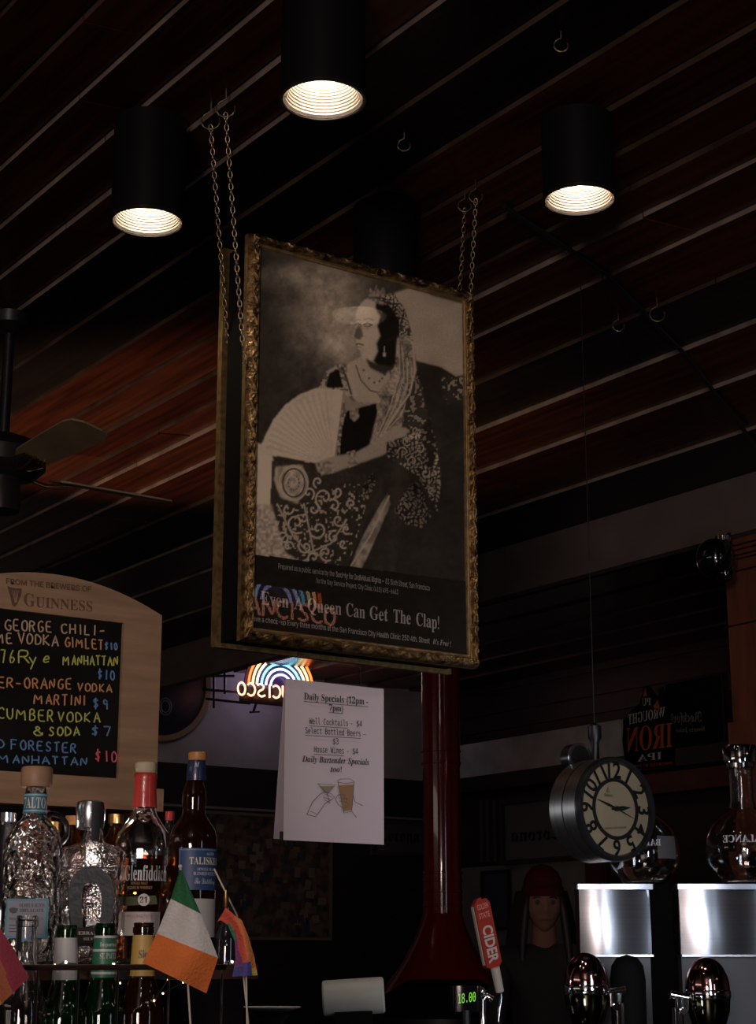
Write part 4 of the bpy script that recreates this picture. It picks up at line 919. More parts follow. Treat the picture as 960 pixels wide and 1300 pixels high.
# chrome domes: ball shaped tap fonts
def dome(cx, top, label, D_, side):
    kf = D_/F; r_ = 28*kf; c_ = atD(cx, top+30, D_); zt_ = atD(cx, top, D_).z; zb_ = zt_-55*kf*.95
    root = thing('chrome_dome', label, 'tap', (c_.x, c_.y, ZK), 'chrome topped globes at the lower right'); base = Vector((c_.x, c_.y, 0))
    P = [(r_*math.cos(t)+.0005, zt_-40*kf+40*kf*math.sin(t)) for t in np.linspace(0, PI/2, 14)]
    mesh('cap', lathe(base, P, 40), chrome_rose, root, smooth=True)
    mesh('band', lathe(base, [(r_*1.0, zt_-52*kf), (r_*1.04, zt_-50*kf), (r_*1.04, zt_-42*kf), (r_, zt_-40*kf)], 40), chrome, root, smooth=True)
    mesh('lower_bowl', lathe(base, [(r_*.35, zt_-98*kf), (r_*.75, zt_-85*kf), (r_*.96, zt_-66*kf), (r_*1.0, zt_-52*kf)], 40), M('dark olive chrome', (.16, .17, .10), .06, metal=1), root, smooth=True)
    mesh('foot', lathe(base, [(r_*.8, ZK), (r_*.8, ZK+.01), (r_*.30, ZK+.02), (r_*.33, zt_-97*kf)], 24), chrome, root, smooth=True)
    q = base+rt*(side*(r_*1.25))+fw*.02
    bits = [obox(q+UP*(zt_-58*kf), rt*.018, fw*.012, UP*.018, .004), obox(q+rt*(side*.012)+UP*(zt_-84*kf), rt*.014, fw*.012, UP*.05, .005), tube([q-rt*(side*.02)+UP*(zt_-50*kf), q+rt*(side*.03)+UP*(zt_-46*kf)], .012, 10)]
    mesh('clamp', join(*bits), chrome, root, smooth=True)
    mesh('clamp_screw', tube([q+fw*.01+UP*(zt_-66*kf), q+fw*.034+UP*(zt_-66*kf)], .010, 12), chrome, root, smooth=True)
dome(744, 1209, 'chrome topped globe below the left steel box', 4.9, 1)
dome(898, 1215, 'chrome topped globe below the right steel box', 4.9, -1)
kn = atD(796, 1212, 5.05); tag(mesh('dome_cover', lathe((kn.x, kn.y, 0), [(.05, ZK), (.052, kn.z-.07), (.046, kn.z-.03), (.03, kn.z-.008), (.0005, kn.z)], 28), M('cover black', (.004, .004, .0045), .75, spec=.1), smooth=True), 'matt black domed cover between the chrome globe and column', 'cover')
# cider tap handle
DT = 4.9; kt = DT/F; b0 = atD(630, 1262, DT); t0 = atD(609, 1136, DT); axv = (atD(612, 1140, DT)-atD(630, 1228, DT)).normalized()
th = thing('tap_handle', 'red and white cider tap handle leaning left beside the red hood', 'tap', (b0.x, b0.y, ZK))
bot = atD(628.5, 1228, DT); side = axv.cross(fw).normalized(); side = side if side.dot(rt) > 0 else -side
wf_ = 14*kt; Lh = 88*kt; face = (fw*math.cos(.35)+side*math.sin(.35)).normalized(); fs_ = axv.cross(face).normalized(); fs_ = fs_ if fs_.dot(rt) > 0 else -fs_
oc = bot+axv*0.0
pl = [(-1, .04), (-.55, 0), (.6, 0), (1, .05), (1, .93), (.62, 1.0), (.1, 1.0), (0, 1.03), (-.4, 1.02), (-.62, .99), (-1, .94)]
redp = M('handle red', (.24, .022, .013), .6, spec=.12); whp = M('handle white', (.36, .31, .27), .6, spec=.15)
def hp(u, v, o=0): return oc+fs_*(u*wf_*.8)+axv*(v*Lh)+face*o
pad = mesh('paddle', prism([hp(u, v, .0) for u, v in pl], face*-.026), redp, th)
e_ = -fs_; mesh('side_stripe', obox(oc-fs_*(wf_*.8+.0015)+axv*(Lh*.5)-face*.013, e_*.0012, face*.0075, axv*(Lh*.43)), whp, th)
def hfn(a, b): return hp(a, b)
Vt, Ft = tmesh('CIDER', 'sans', .03); xs = [v[0] for v in Vt]; ys = [v[1] for v in Vt]; xm, ym_ = max(xs), max(ys)
mesh('lettering', ([hp(-.55+v[1]/ym_*1.25, .62-v[0]/xm*.55, .001) for v in Vt], Ft), whp, pad)
for s2, v0, v1 in (('GOLDEN', .95, .93), ('STATE', .82, .80)):
    Vt, Ft = tmesh(s2, 'sans', .02); xm = max(v[0] for v in Vt); ym_ = max(v[1] for v in Vt)
    mesh('lettering', ([hp(-.7+v[0]/xm*1.4, v0-.09+v[1]/ym_*.08, .001) for v in Vt], Ft), M('handle pale red', (.38, .14, .10), .5), pad)
mesh('ferrule', tube([bot-axv*.0, bot-axv*.02, bot-axv*.07], [.0135, .013, .012], 16), whp, th, smooth=True)
mesh('spindle', tube([bot-axv*.07, bot-axv*.085, Vector((b0.x, b0.y, ZK+.05))], [.010, .008, .008], 12), chrome, th, smooth=True)
mesh('tap_body', join(lathe((b0.x, b0.y, ZK), [(.03, 0), (.03, .008), (.016, .02), (.016, .055), (.008, .065)], 20), tube([Vector((b0.x, b0.y, ZK+.035)), Vector((b0.x, b0.y, ZK+.035))-rt*.05, Vector((b0.x, b0.y, ZK+.03))-rt*.06], .010, 10)), chrome, th, smooth=True)
# lit price display
dp_ = atD(592, 1268, 4.75); rg = thing('till_display', 'small black till display with green glowing digits', 'display', (dp_.x, dp_.y, ZK))
mesh('housing', obox(dp_-fw*.03, rt*.042, fw*.028, UP*.034, .012), blackg, rg, smooth=True)
mesh('pole', lathe((dp_.x, dp_.y, ZK), [(.04, 0), (.04, .006), (.011, .01), (.011, max(.02, dp_.z-ZK-.03))], 16), black_m, rg)
mesh('digits', (place2d([(x, y) for x, y, z in tmesh('18.00', 'mono', .0)[0]], lambda a, b: atD(a, b, 4.749), fw*.001, 582, 1274, 604, 1271, 12), tmesh('18.00', 'mono', .0)[1]), emis('green led', (.30, .9, .08), .75), rg)
ch = [(612, 1258, .016), (603, 1263, .012), (617, 1270, .012)]
tp = thing('small_chrome_tap', 'small chrome tap fitting beside the till display', 'tap', (atD(613, 1268, 4.85).x, atD(613, 1268, 4.85).y, ZK))
q = atD(613, 1264, 4.85); mesh('spout', tube([Vector((q.x, q.y, ZK)), Vector((q.x, q.y, q.z-.01)), q+rt*.012, q+rt*.028-UP*.01], .009, 12), chrome, tp, smooth=True)
mesh('knob', sphere(Vector((q.x, q.y, q.z+.012))-rt*.004, .012, 16, 10), chrome, tp, smooth=True)
# white cylinder at the bottom centre
r0, r1 = atD(410, 1268, 4.6), atD(488, 1263, 4.6)
ro = thing('paper_roll', 'cream cylinder lying on its side at the bottom centre', 'roll', ((r0.x+r1.x)/2, (r0.y+r1.y)/2, ZK))
axr = (r1-r0); Lr = axr.length
mesh('cylinder', lathe(r0, [(.0005, 0), (.042, 0), (.0465, .004), (.047, .012), (.047, Lr-.012), (.0465, Lr-.004), (.042, Lr), (.0005, Lr)], 40, axis=axr), M('cream plastic', (.50, .50, .44), .45, noise=.12, nscale=10), ro, smooth=True)
mesh('stand', obox(Vector(((r0.x+r1.x)/2, (r0.y+r1.y)/2, (ZK+r0.z-.03)/2)), rt*.05, fw*.03, UP*((r0.z-.03-ZK)/2)), M('cover black', (.004, .004, .0045), .75, spec=.1), ro)
kc2 = atD(480, 1300, 4.7)
b2 = thing('serving_counter', 'dark counter along the bottom centre under the till', 'counter', (kc2.x, kc2.y, 0))
mesh('worktop', oriented(kc2, .62, .22, ZK-.04, ZK), blackg, b2); mesh('carcass', oriented(kc2, .6, .2, 0, ZK-.04), dark_wood, b2)
wp = atD(345, 1278, 4.2); tag(mesh('white_plate', lathe((wp.x, wp.y, wp.z-.01), [(.0005, 0), (.04, 0), (.07, .008), (.071, .010), (.04, .003), (.0005, .003)], 36), M('plate white', (.6, .6, .6), .3), smooth=True), 'edge of a white plate at the bottom left of the cream cylinder', 'plate')
tag(mesh('plate_stand', lathe((wp.x, wp.y, 0), [(.2, 0), (.2, .02), (.03, .04), (.03, wp.z-.035), (.05, wp.z-.0105)], 24), black_m, smooth=True), 'black pedestal under the white plate', 'stand')

# ================================================================ BACK BAR AT THE LEFT
y0b = ray(135, 1225).y*2.4; SH = 1.3485
SX = atY(303, 1225, y0b).x; SF = atY(296, 1225, y0b-.29).x
shelf = thing('bottle_shelf', 'dark bottle shelf with raised back tier at the lower left', 'shelf', (.7, y0b, 0))
mesh('top_tier', bx(.1, SX, y0b-.055, y0b+.55, SH-.02, SH), M('shelf wood', (.05, .022, .014), .25), shelf)
mesh('lower_tier', bx(.1, SF, y0b-.30, y0b-.058, 1.15, 1.168), M('shelf wood'), shelf)
mesh('cabinet', bx(.1, SX-.02, y0b-.05, y0b+.5, 0, SH-.02), M('cabinet black', (.006, .005, .005), .9, spec=.05), shelf)
mesh('front_panel', bx(.1, SF, y0b-.30, y0b-.28, 0, 1.15), dark_wood, shelf)
ra, rb = atY(-60, 1226, y0b-.27), atY(286, 1227, y0b-.27)
mesh('guard_rail', tube([Vector((ra.x, ra.y, 1.3455)), Vector((rb.x, rb.y, 1.3455))], .0035, 8), M('rail', (.05, .03, .025), .3, metal=.6), shelf, smooth=True)
for xx in (-40, 48, 100, 150, 215, 282):
    p = atY(xx, 1226, y0b-.27); mesh('rail_post', tube([Vector((p.x, p.y, 1.168)), Vector((p.x, p.y, 1.345))], .0018, 8), chrome, shelf)
def Dy(px, y): return y/ray(px, 1225).y    # depth at column px on the plane y
def lpx(cx, D_, pts, zoff=0, n=36, **kw):
    """turned shape from measured (height px, half width px) at depth D_"""
    b_ = atD(cx, 1225, D_); return lathe((b_.x, b_.y, 0), [(max(w_*D_/F, .0004), atD(cx, yy, D_).z+zoff) for yy, w_ in pts], n, **kw)
RB = math.atan2(RIGHT.y, RIGHT.x)
def bottle_root(name, cx, y, label, z=SH, cat='bottle', group=None):
    D_ = Dy(cx, y); b_ = atD(cx, 1225, D_); return thing(name, label, cat, (b_.x, b_.y, z), group), D_, b_
def glassy(cx, D_, pts, wall, root, m, base_z, **kw):
    kf = D_/F; P = [(max(w_*kf, .0004), atD(cx, yy, D_).z) for yy, w_ in pts]; b_ = atD(cx, 1225, D_)   # top to bottom
    P = [(r, max(z, base_z)) for r, z in P]; P.reverse(); outer = [(.0004, P[0][1])]+P
    inner = [(max(r-wall, .0008), z) for r, z in reversed(P)]; inner[-1] = (inner[-1][0], P[0][1]+wall*1.6)
    V_, F_ = lathe((b_.x, b_.y, 0), outer+inner+[(.0004, P[0][1]+wall*1.6)], 40, **kw)
    return mesh('glass_body', (V_, F_), m, root, smooth=True)
def wrap_label(root, name, cx, D_, y0_, y1_, r_px, a0, a1, m, r2=None, sq=2, fy=1, fx=1, zo=0):
    b_ = atD(cx, 1225, D_); kf = D_/F; r_ = r_px*kf; R2 = (r2 or r_px)*kf
    V_, F_ = [], []; n_ = 16
    for yy, rr in ((y0_, r_), (y1_, R2)):
        for i in range(n_+1):
            a = a0+(a1-a0)*i/n_; V_.append(Vector((b_.x, b_.y, atD(cx, yy, D_).z+zo))+TOCAM*(math.cos(a)*rr*fy)+RIGHT*(math.sin(a)*rr*fx))
    F_ = [(i, i+1, n_+2+i, n_+1+i) for i in range(n_)]
    return mesh(name, (V_, F_), m, root, smooth='all')
# -- 1 agave spirit bottle, hammered glass
root, D_, b_ = bottle_root('spirit_bottle', 35, y0b, 'hammered clear glass bottle with a round wooden cap and blue neck band')
glassy(35, D_, [(994, 13), (1000, 14), (1030, 15), (1036, 17), (1046, 27), (1060, 35), (1078, 38), (1140, 37), (1200, 35), (1220, 33), (1225, 28)], .0035, root, thick, SH)
mesh('liquid', lpx(35, D_, [(1222, 1), (1219, 27), (1200, 31), (1140, 33), (1110, 33), (1109.5, 1)]), M('clear spirit', (.96, .95, .9), .0, trans=1, ior=1.36, bump=.4, bscale=80, btype='voronoi'), root, smooth=True)
mesh('wooden_cap', lpx(35, D_, [(994, 1), (994, 19), (991, 20.5), (970, 20.5), (967, 19), (966.5, 1)]), M('cap beech', (.34, .20, .12), .5, noise=.2, nscale=30), root, smooth=True)
mesh('neck_band', lpx(35, D_, [(1029, 15.4), (1003, 14.8), (1003, 14.3), (1029, 14.9)], closed=True), M('label blue', (.035, .16, .25), .5), root, smooth=True)
for yy in (1005, 1026): mesh('neck_band_edge', lpx(35, D_, [(yy+1, 15.7), (yy-1, 15.5)]), M('pale blue', (.25, .45, .52), .5), root)
kf = D_/F
wraptext('lettering', root, '7ALTOS', b_, 15.9*kf, -.95, 1.5, atD(35, 1022.5, D_).z, 14*kf, M('cream ink', (.60, .56, .45), .5), 'serif')
def flat_label(root, name, pts, D_, m, th_=.0008, o=0): return mesh(name, prism([atD(a, b, D_)+TOCAM*o for a, b in pts], TOCAM*th_), m, root)
DL = D_-39*kf
lb_ = flat_label(root, 'label', [(5, 1191), (9, 1141), (62, 1141), (60, 1191)], DL, M('label blue2', (.09, .27, .38), .5))
flat_label(root, 'label_field', [(8, 1188), (11, 1144), (59, 1144), (57, 1188)], DL, M('label silver', (.24, .26, .30), .4), o=.0009)
lf = lambda a, b: atD(a, b, DL)
lk = M('label ink', (.05, .06, .08), .6)
text('lettering', lb_, 'OLMECA ALTOS', lf, TOCAM*.0024, 25, 1151.5, 57, 1151.5, 4.5, lk, 'serif'); text('lettering', lb_, '100% AGAVE', lf, TOCAM*.0024, 25, 1158, 56, 1158, 4.5, lk, 'serif')
text('lettering', lb_, 'TEQUILA PLATA', lf, TOCAM*.0024, 12, 1168, 30, 1168, 3, lk, 'sans'); text('lettering', lb_, '40% 1L', lf, TOCAM*.0024, 44, 1168, 56, 1168, 3, lk, 'sans')
mesh('label_crest', lathe(lf(17.5, 1154)+TOCAM*.0018, [(5.5*kf, 0), (.0003, .0006)], 24, axis=TOCAM), lk, lb_)
for yy in (1174, 1178, 1182): mesh('label_line', prism([lf(a, b)+TOCAM*.002 for a, b in ((12, yy), (30, yy), (30, yy+1), (12, yy+1))], TOCAM*.0003), lk, lb_)
# -- 2 square bottle with the horseshoe
root, D_, b_ = bottle_root('spirit_bottle', 112, y0b-.005, 'square shouldered clear bottle with a metal cap and a grey horseshoe on its front')
kf = D_/F; KW = dict(sq=5, rot=RB, fy=.62)
glassy(112, D_, [(1050, 10), (1052, 12), (1066, 13), (1069, 20), (1074, 36), (1080, 41), (1120, 40.5), (1200, 37), (1215, 36), (1222, 34)], .004, root, rough_gl, SH+.001, **KW)
mesh('liquid', lpx(112, D_, [(1218, 1), (1216, 31), (1150, 35), (1100, 36.5), (1099.5, 1)], **KW), M('clear spirit'), root, smooth=True)
mesh('metal_cap', lpx(107, D_, [(1052, 1), (1049, 17), (1047, 18), (1022, 19.5), (1014, 18), (1012, 13), (1011.5, 1)]), M('satin cap', (.62, .64, .70), .22, metal=1), root, smooth=True)
wrap_label(root, 'tax_strip', 107, D_, 1014, 1066, 20, .25, .85, M('strip black', (.02, .02, .025), .6), 20)
fo = TOCAM*(.62*42*kf+.002); hs = M('horseshoe grey', (.045, .052, .06), .5, bump=.2, bscale=100)
oo, ii = [], []
for t in np.linspace(0, PI, 22): oo.append((120.5+27.5*math.cos(t), 1132-31*math.sin(t)))
oo = [(146, 1178), (148.5, 1150)]+oo+[(92.5, 1150), (96, 1178)]
inn = [(110, 1178), (109, 1160)]+[(120.5-12.5*math.cos(t), 1140-19*math.sin(t)) for t in np.linspace(0, PI, 18)]+[(133, 1160), (130, 1178)]
mesh('horseshoe', prism([atD(a, b, D_)+fo for a, b in oo+inn], TOCAM*.003), hs, root)
lb_ = flat_label(root, 'label', [(96, 1201), (96, 1178), (146, 1178), (146, 1201)], D_, M('label black', (.012, .012, .014), .5), .001, .62*42*kf+.002)
text('lettering', lb_, 'HERRADURA', lambda a, b: atD(a, b, D_), fo+TOCAM*.002, 99, 1187, 143, 1187, 4, M('cream ink'), 'serif'); text('lettering', lb_, 'SILVER', lambda a, b: atD(a, b, D_), fo+TOCAM*.002, 111, 1194, 131, 1194, 3.5, M('cream ink'), 'serif')
# -- 3 whisky bottle with the red foil
root, D_, b_ = bottle_root('whisky_bottle', 177, y0b+.03, 'clear whisky bottle with red foil neck, amber whisky and a cork top')
kf = D_/F; KW = dict(sq=2.6, rot=RB)
glassy(177, D_, [(1021, 14.5), (1024, 14.5), (1032, 17), (1044, 25), (1056, 33), (1070, 36.5), (1090, 36), (1150, 31), (1200, 29), (1221, 28)], .0035, root, clear, SH+.001, **KW)
mesh('whisky', lpx(177, D_, [(1219, 1), (1218, 25), (1150, 27.6), (1085, 32.0), (1084.6, 1)], **KW), M('amber whisky', (.75, .20, .035), .0, trans=1, ior=1.36), root, smooth=True)
mesh('cork_top', lpx(177, D_, [(975, 1), (975, 12.5), (973, 14), (962, 14), (960.5, 12.5), (960, 1)]), M('pale cork', (.42, .36, .24), .6), root, smooth=True)
mesh('foil', lpx(177, D_, [(1021, 15.6), (1018, 15.8), (1000, 14.6), (984, 14.6), (982, 15), (977, 14.8), (975, 13.5), (974.5, 1)]), M('foil red', (.42, .035, .03), .35, coat=.3, bump=.15, bscale=70), root, smooth=True)
mesh('emboss_seal', lathe(atD(186, 1037, D_)+TOCAM*(20*kf), [(11*kf, 0), (10*kf, .0015), (.0004, .002)], 24, axis=(TOCAM+UP*.8)), thick, root, smooth=True)
fo = TOCAM*(36*kf+.002); lw = lambda a, b: atD(a, b, D_)
wraptext('lettering', root, 'Glenfiddich', b_, 36.8*kf, -.52, 1.1, atD(177, 1118, D_).z, 19*kf, M('silver ink', (.45, .45, .46), .4), 'serif')
text('lettering', root, 'SINGLE MALT', lw, TOCAM*(34*kf), 171, 1124.5, 192, 1124.5, 3.5, M('brown gold ink', (.30, .18, .08), .4), 'serif'); text('lettering', root, 'SCOTCH WHISKY', lw, TOCAM*(34*kf), 166, 1130, 198, 1130, 3.5, M('brown gold ink'), 'serif')
wrap_label(root, 'label', 177, D_, 1158, 1188, 32.5, -.95, .95, M('label cream', (.46, .42, .40), .6), 31.5)
wrap_label(root, 'label_edge', 177, D_, 1158, 1188, 32.7, -.95, -.78, M('label pink', (.40, .15, .12), .6), 31.7)
text('lettering', root, 'SINGLE MALT SCOTCH', lw, TOCAM*(33.5*kf), 165, 1165.5, 199, 1163.5, 3.4, M('label pink'), 'serif')
mesh('age_band', prism([lw(a, b)+TOCAM*(32*kf) for a, b in ((160, 1140), (202, 1138), (204, 1149), (160, 1151))], TOCAM*.0006), M('band green', (.06, .07, .03), .4), root)
mesh('age_disc', lathe(lw(187, 1143.5)+TOCAM*(32.8*kf), [(7.5*kf, 0), (7.5*kf, .001), (.0004, .001)], 28, axis=TOCAM), M('disc silver', (.30, .28, .26), .4), root)
text('age_number', root, '21', lw, TOCAM*(32.8*kf+.002), 182, 1147.5, 192, 1147.5, 8, ink, 'serif')
# -- 4 dark whisky bottle with blue label
root, D_, b_ = bottle_root('whisky_bottle', 241, y0b+.012, 'tall brown glass whisky bottle with a blue foil neck and blue label')
kf = D_/F
glassy(241, D_, [(983, 10), (990, 12), (1000, 15), (1012, 16), (1022, 14.5), (1030, 15), (1038, 20), (1050, 28), (1062, 31), (1075, 31), (1200, 30.5), (1221, 29)], .0035, root, browng, SH+.001)
mesh('whisky', lpx(241, D_, [(1219, 1), (1218, 25), (1075, 27), (1060, 26), (1059.5, 1)]), M('dark whisky', (.30, .09, .02), .0, trans=1, ior=1.36), root, smooth=True)
mesh('cap', lpx(244, D_, [(958, 1), (958, 11), (956, 12), (948, 12), (947, 11), (946.7, 1)]), M('cap orange', (.42, .19, .05), .45), root, smooth=True)
mesh('foil', lpx(243, D_, [(985, 12.6), (981, 12.8), (966, 12.2), (958, 11), (957.5, 1)]), M('foil navy', (.012, .025, .075), .35, coat=.3), root, smooth=True)
wraptext('lettering', root, 'M', atD(243, 1225, D_), 13.4*kf, -.12, .38, atD(243, 968, D_).z, 6*kf, M('silver ink'), 'italic')
lb_ = wrap_label(root, 'label', 241, D_, 1076, 1130, 31.6, -.48, 1.45, M('label navy', (.022, .055, .145), .5), 31.4)
wrap_label(root, 'label_edge', 241, D_, 1077, 1079, 31.9, -.45, 1.3, M('label line', (.10, .16, .30), .5)); wrap_label(root, 'label_edge', 241, D_, 1079, 1110, 31.9, -.45, -.41, M('label line'))
z_ = lambda y: atD(241, y, D_).z
wraptext('lettering', lb_, 'TALISKER', b_, 32.1*kf, -.02, 1.45, z_(1097), 9*kf, M('cream ink'), 'serif')
wraptext('lettering', lb_, 'AGED', b_, 32.1*kf, .68, 1.1, z_(1085), 3.5*kf, M('silver ink'), 'serif')
wraptext('lettering', lb_, 'SINGLE MALT', b_, 32.1*kf, .30, 1.2, z_(1105), 3.5*kf, M('silver ink'), 'serif')
wraptext('lettering', lb_, 'BLENDED SCOTCH', b_, 32.1*kf, .15, 1.25, z_(1111), 4*kf, M('silver ink'), 'serif')
wraptext('lettering', lb_, 'The Distillery', b_, 32.1*kf, .20, 1.2, z_(1122), 7*kf, M('silver ink'), 'script')
wrap_label(root, 'lower_label', 241, D_, 1141, 1190, 31.4, -.2, 1.4, M('label white', (.36, .35, .33), .6), 31.2)
# -- back row of dark bottles and odd things seen between
def back_bottle(cx, top, hw, label, m, capm, y, capw=10):
    root, D_, b_ = bottle_root('back_row_bottle', cx, y, label, group='back row bottles')
    mesh('glass_body', lpx(cx, D_, [(1224, 1), (1223, hw), (top+55, hw), (top+38, hw*.75), (top+24, capw*.9), (top+10, capw*.85), (top+9.5, 1)]), m, root, smooth=True)
    mesh('cap', lpx(cx, D_, [(top+12, capw), (top, capw), (top-.5, 1)]), capm, root, smooth=True)
    return root, D_
back_bottle(0, 1028, 22, 'back row bottle with a shiny steel cap at the left edge', blackgl, M('satin cap'), y0b+.10, 11)
back_bottle(85, 1032, 20, 'back row amber bottle between the two clear bottles', browng, M('cap orange'), y0b+.12)
back_bottle(140, 1030, 22, 'back row amber bottle behind the metal capped bottle', browng, brass, y0b+.13)
back_bottle(210, 1026, 17, 'back row dark bottle with a red cap between the whisky bottles', blackgl, M('foil red'), y0b+.12, 6)
back_bottle(60, 1040, 20, 'back row copper coloured bottle behind the hammered bottle', M('copper glass', (.5, .12, .03), .1, trans=.6), brass, y0b+.20)
op = atY(57, 1044, y0b+.075); tag(mesh('orange_patch', prism([atY(a, b, y0b+.075) for a, b in ((40, 1052), (41, 1030), (64, 1028), (66, 1050))], (0, .004, 0)), M('orange card', (.62, .13, .04), .5)), 'small orange card standing in for a lamp behind the hammered bottle', 'patch')  # flat orange patch in place of a small glowing lamp
rgc = atY(67, 1054, y0b+.065); rr = 20*D_/F
tag(mesh('wire_ring', tube([rgc+Vector((math.cos(a)*rr, 0, math.sin(a)*rr)) for a in np.linspace(0, 2*PI, 32)[:-1]], .004, 8, closed=True), black_m, smooth=True), 'black ring behind the neck of the hammered bottle', 'ring')
# -- dark bottle with blue gleam behind the small flag
root, D_, b_ = bottle_root('dark_bottle', 287, y0b-.02, 'black glass bottle with blue gleam behind the small rainbow flag')
mesh('glass_body', lpx(287, D_, [(1224, 1), (1223, 15), (1190, 15), (1175, 11), (1165, 6), (1152, 5.5), (1151, 1)]), blackgl, root, smooth=True)
wraptext('lettering', root, 'LIQUEUR', b_, 15.5*D_/F, -.1, 1.3, atD(287, 1226, D_).z, 6*D_/F, M('silver ink'), 'sans')
light('POINT', 'blue_gleam_fill', atD(276, 1214, D_-.10), None, .012, (.15, .25, 1), .004)  # unseen blue point light, added for the gleam on the black glass
# -- beer bottles on the lower tier
yb = y0b-.16
def beer(cx, top, m, label, neckm=None, cols=None, txt=None, hw=13.5):
    D_ = Dy(cx, yb); b_ = atD(cx, 1225, D_); root = thing('beer_bottle', label, 'bottle', (b_.x, b_.y, 1.168), 'beer bottles on the lower tier'); kf = D_/F
    zt_ = atD(cx, top, D_).z; H_ = zt_-1.168
    P = [(.0004, 0), (.029, 0), (.0305, .004), (.0305, H_-.115), (.029, H_-.105), (.021, H_-.085), (.0155, H_-.065), (.0138, H_-.03), (.0128, H_-.014), (.0142, H_-.013), (.0142, H_-.006), (.0125, H_-.005), (.0132, H_-.003), (.0132, H_), (.0095, H_), (.0095, H_-.05), (.018, H_-.08), (.027, H_-.11), (.0275, .008), (.0004, .008)]
    mesh('glass_body', lathe((b_.x, b_.y, 1.168), P, 32), m, root, smooth=True)
    if neckm:
        z1, z2 = H_-.016, H_-.070
        mesh('neck_label', lathe((b_.x, b_.y, 1.168), [(.0163 if m is not clear else .016, z2), (.0148, H_-.03), (.0138, z1)], 32, cap=False), neckm, root, smooth=True)
    if cols:
        for dz, c_ in cols: mesh('label_stripe', lathe((b_.x, b_.y, 1.168), [(.0168-(H_-dz-(H_-.07))*.05, H_-dz-.0015), (.0168-(H_-dz-(H_-.07))*.05, H_-dz+.0015)], 32, cap=False), c_, root)
    if txt:
        for s2, dz, h2, st2, m2 in txt: wraptext('lettering', root, s2, Vector((b_.x, b_.y, 0)), .0168, -.2, 1.2, 1.168+H_-dz, h2, m2, st2)
    return root
beer(32, 1162, clear, 'clear glass beer bottle with an open bare neck, leftmost of the front row')
beer(83, 1174, greeng, 'green beer bottle with a white paper neck label', M('neck white', (.42, .42, .42), .5), None, [('Premium', .05, .006, 'script', lk)])
beer(132, 1172, greeng, 'green beer bottle with a green and silver neck label', M('neck green', (.02, .13, .075), .45), [(.017, M('silver ink')), (.034, M('silver ink')), (.062, M('silver ink'))], [('Imported', .029, .005, 'serif', M('silver ink')), ('ST. PAULI', .044, .007, 'serif', M('silver ink'))])
beer(181, 1171, browng, 'brown beer bottle with a yellow neck label beside the large flag', M('neck yellow', (.42, .28, .07), .5), None, [('Sierra', .045, .010, 'serif', lk)])
# -- flags on sticks
def cloth_flag(name, label, D_, left, right, bands, amp, stick, stick_m, grp=None, finial=None, nb=42, even=False):
    b_ = atD(stick[-1][0], stick[-1][1], D_); root = thing(name, label, 'flag', (b_.x, b_.y, 1.168), grp)
    def along(pts, t):
        if even: s_ = t*(len(pts)-1); return (float(np.interp(s_, range(len(pts)), [p[0] for p in pts])), float(np.interp(s_, range(len(pts)), [p[1] for p in pts])))
        L_ = [0]
        for p, q in zip(pts[:-1], pts[1:]): L_.append(L_[-1]+math.hypot(q[0]-p[0], q[1]-p[1]))
        s_ = t*L_[-1]; return (float(np.interp(s_, L_, [p[0] for p in pts])), float(np.interp(s_, L_, [p[1] for p in pts])))
    V_, F_, I_ = [], [], []; nu = 24
    for j in range(nb+1):
        l, r = along(left, j/nb), along(right, j/nb)
        for i in range(nu+1):
            u = i/nu; x_, y_ = l[0]+(r[0]-l[0])*u, l[1]+(r[1]-l[1])*u
            V_.append(atD(x_, y_, D_+amp*math.sin(u*5.5+j/nb*2.0)*(.25+.75*j/nb)))
    for j in range(nb):
        for i in range(nu):
            F_.append((j*(nu+1)+i, j*(nu+1)+i+1, (j+1)*(nu+1)+i+1, (j+1)*(nu+1)+i)); I_.append(bands((i+.5)/nu, (j+.5)/nb))
    return root, V_, F_, I_
def fabric(name, c_): 
    m = M(name, c_, .85, bump=.3, bscale=300, noise=.12, nscale=30); return m
fg, fwh, fo_ = fabric('flag green', (.012, .10, .035)), fabric('flag white', (.48, .47, .46)), fabric('flag orange', (.52, .13, .025))
DF = 2.02
root, V_, F_, I_ = cloth_flag('national_flag', 'small green white and orange flag hanging on a stick before the bottles', DF, [(228, 1104), (217, 1141), (199, 1185), (181, 1222)], [(231, 1105), (255, 1160), (277, 1216), (262, 1261)], lambda u, v: 0 if v < 1/3 else 1 if v < 2/3 else 2, .010, [(229, 1103), (251, 1290)], None, even=True)
mesh('cloth', (V_, F_, I_), [fg, fwh, fo_], root, smooth='all')
s0, s1 = atD(229, 1100, DF+.014), atD(253, 1300, DF+.03); s1.z = 1.168+.003
mesh('stick', tube([s0, s1], .0012, 8), M('pale stick', (.45, .40, .32), .5), root); mesh('stick_tip', sphere(s0, .0025, 12, 8), M('pale stick'), root, smooth=True)
rainc = [fabric('cloth red', (.48, .07, .04)), fabric('cloth orange', (.50, .16, .05)), fabric('cloth yellow', (.45, .38, .08)), fabric('cloth green', (.03, .16, .08)), fabric('cloth blue', (.06, .06, .22)), fabric('cloth violet', (.16, .045, .16))]
def rb2(u, v): return 0 if v < .16 else (3 if u < .22 and v < .45 else 5 if u < .30+.1*math.sin(v*9) and v < .85 and v > .3 else 4 if v > .82 and u < .78-.3*(v-.82)/.18*0 else 2 if v > .9 and u > .78 else 1 if u > .62 else 0)
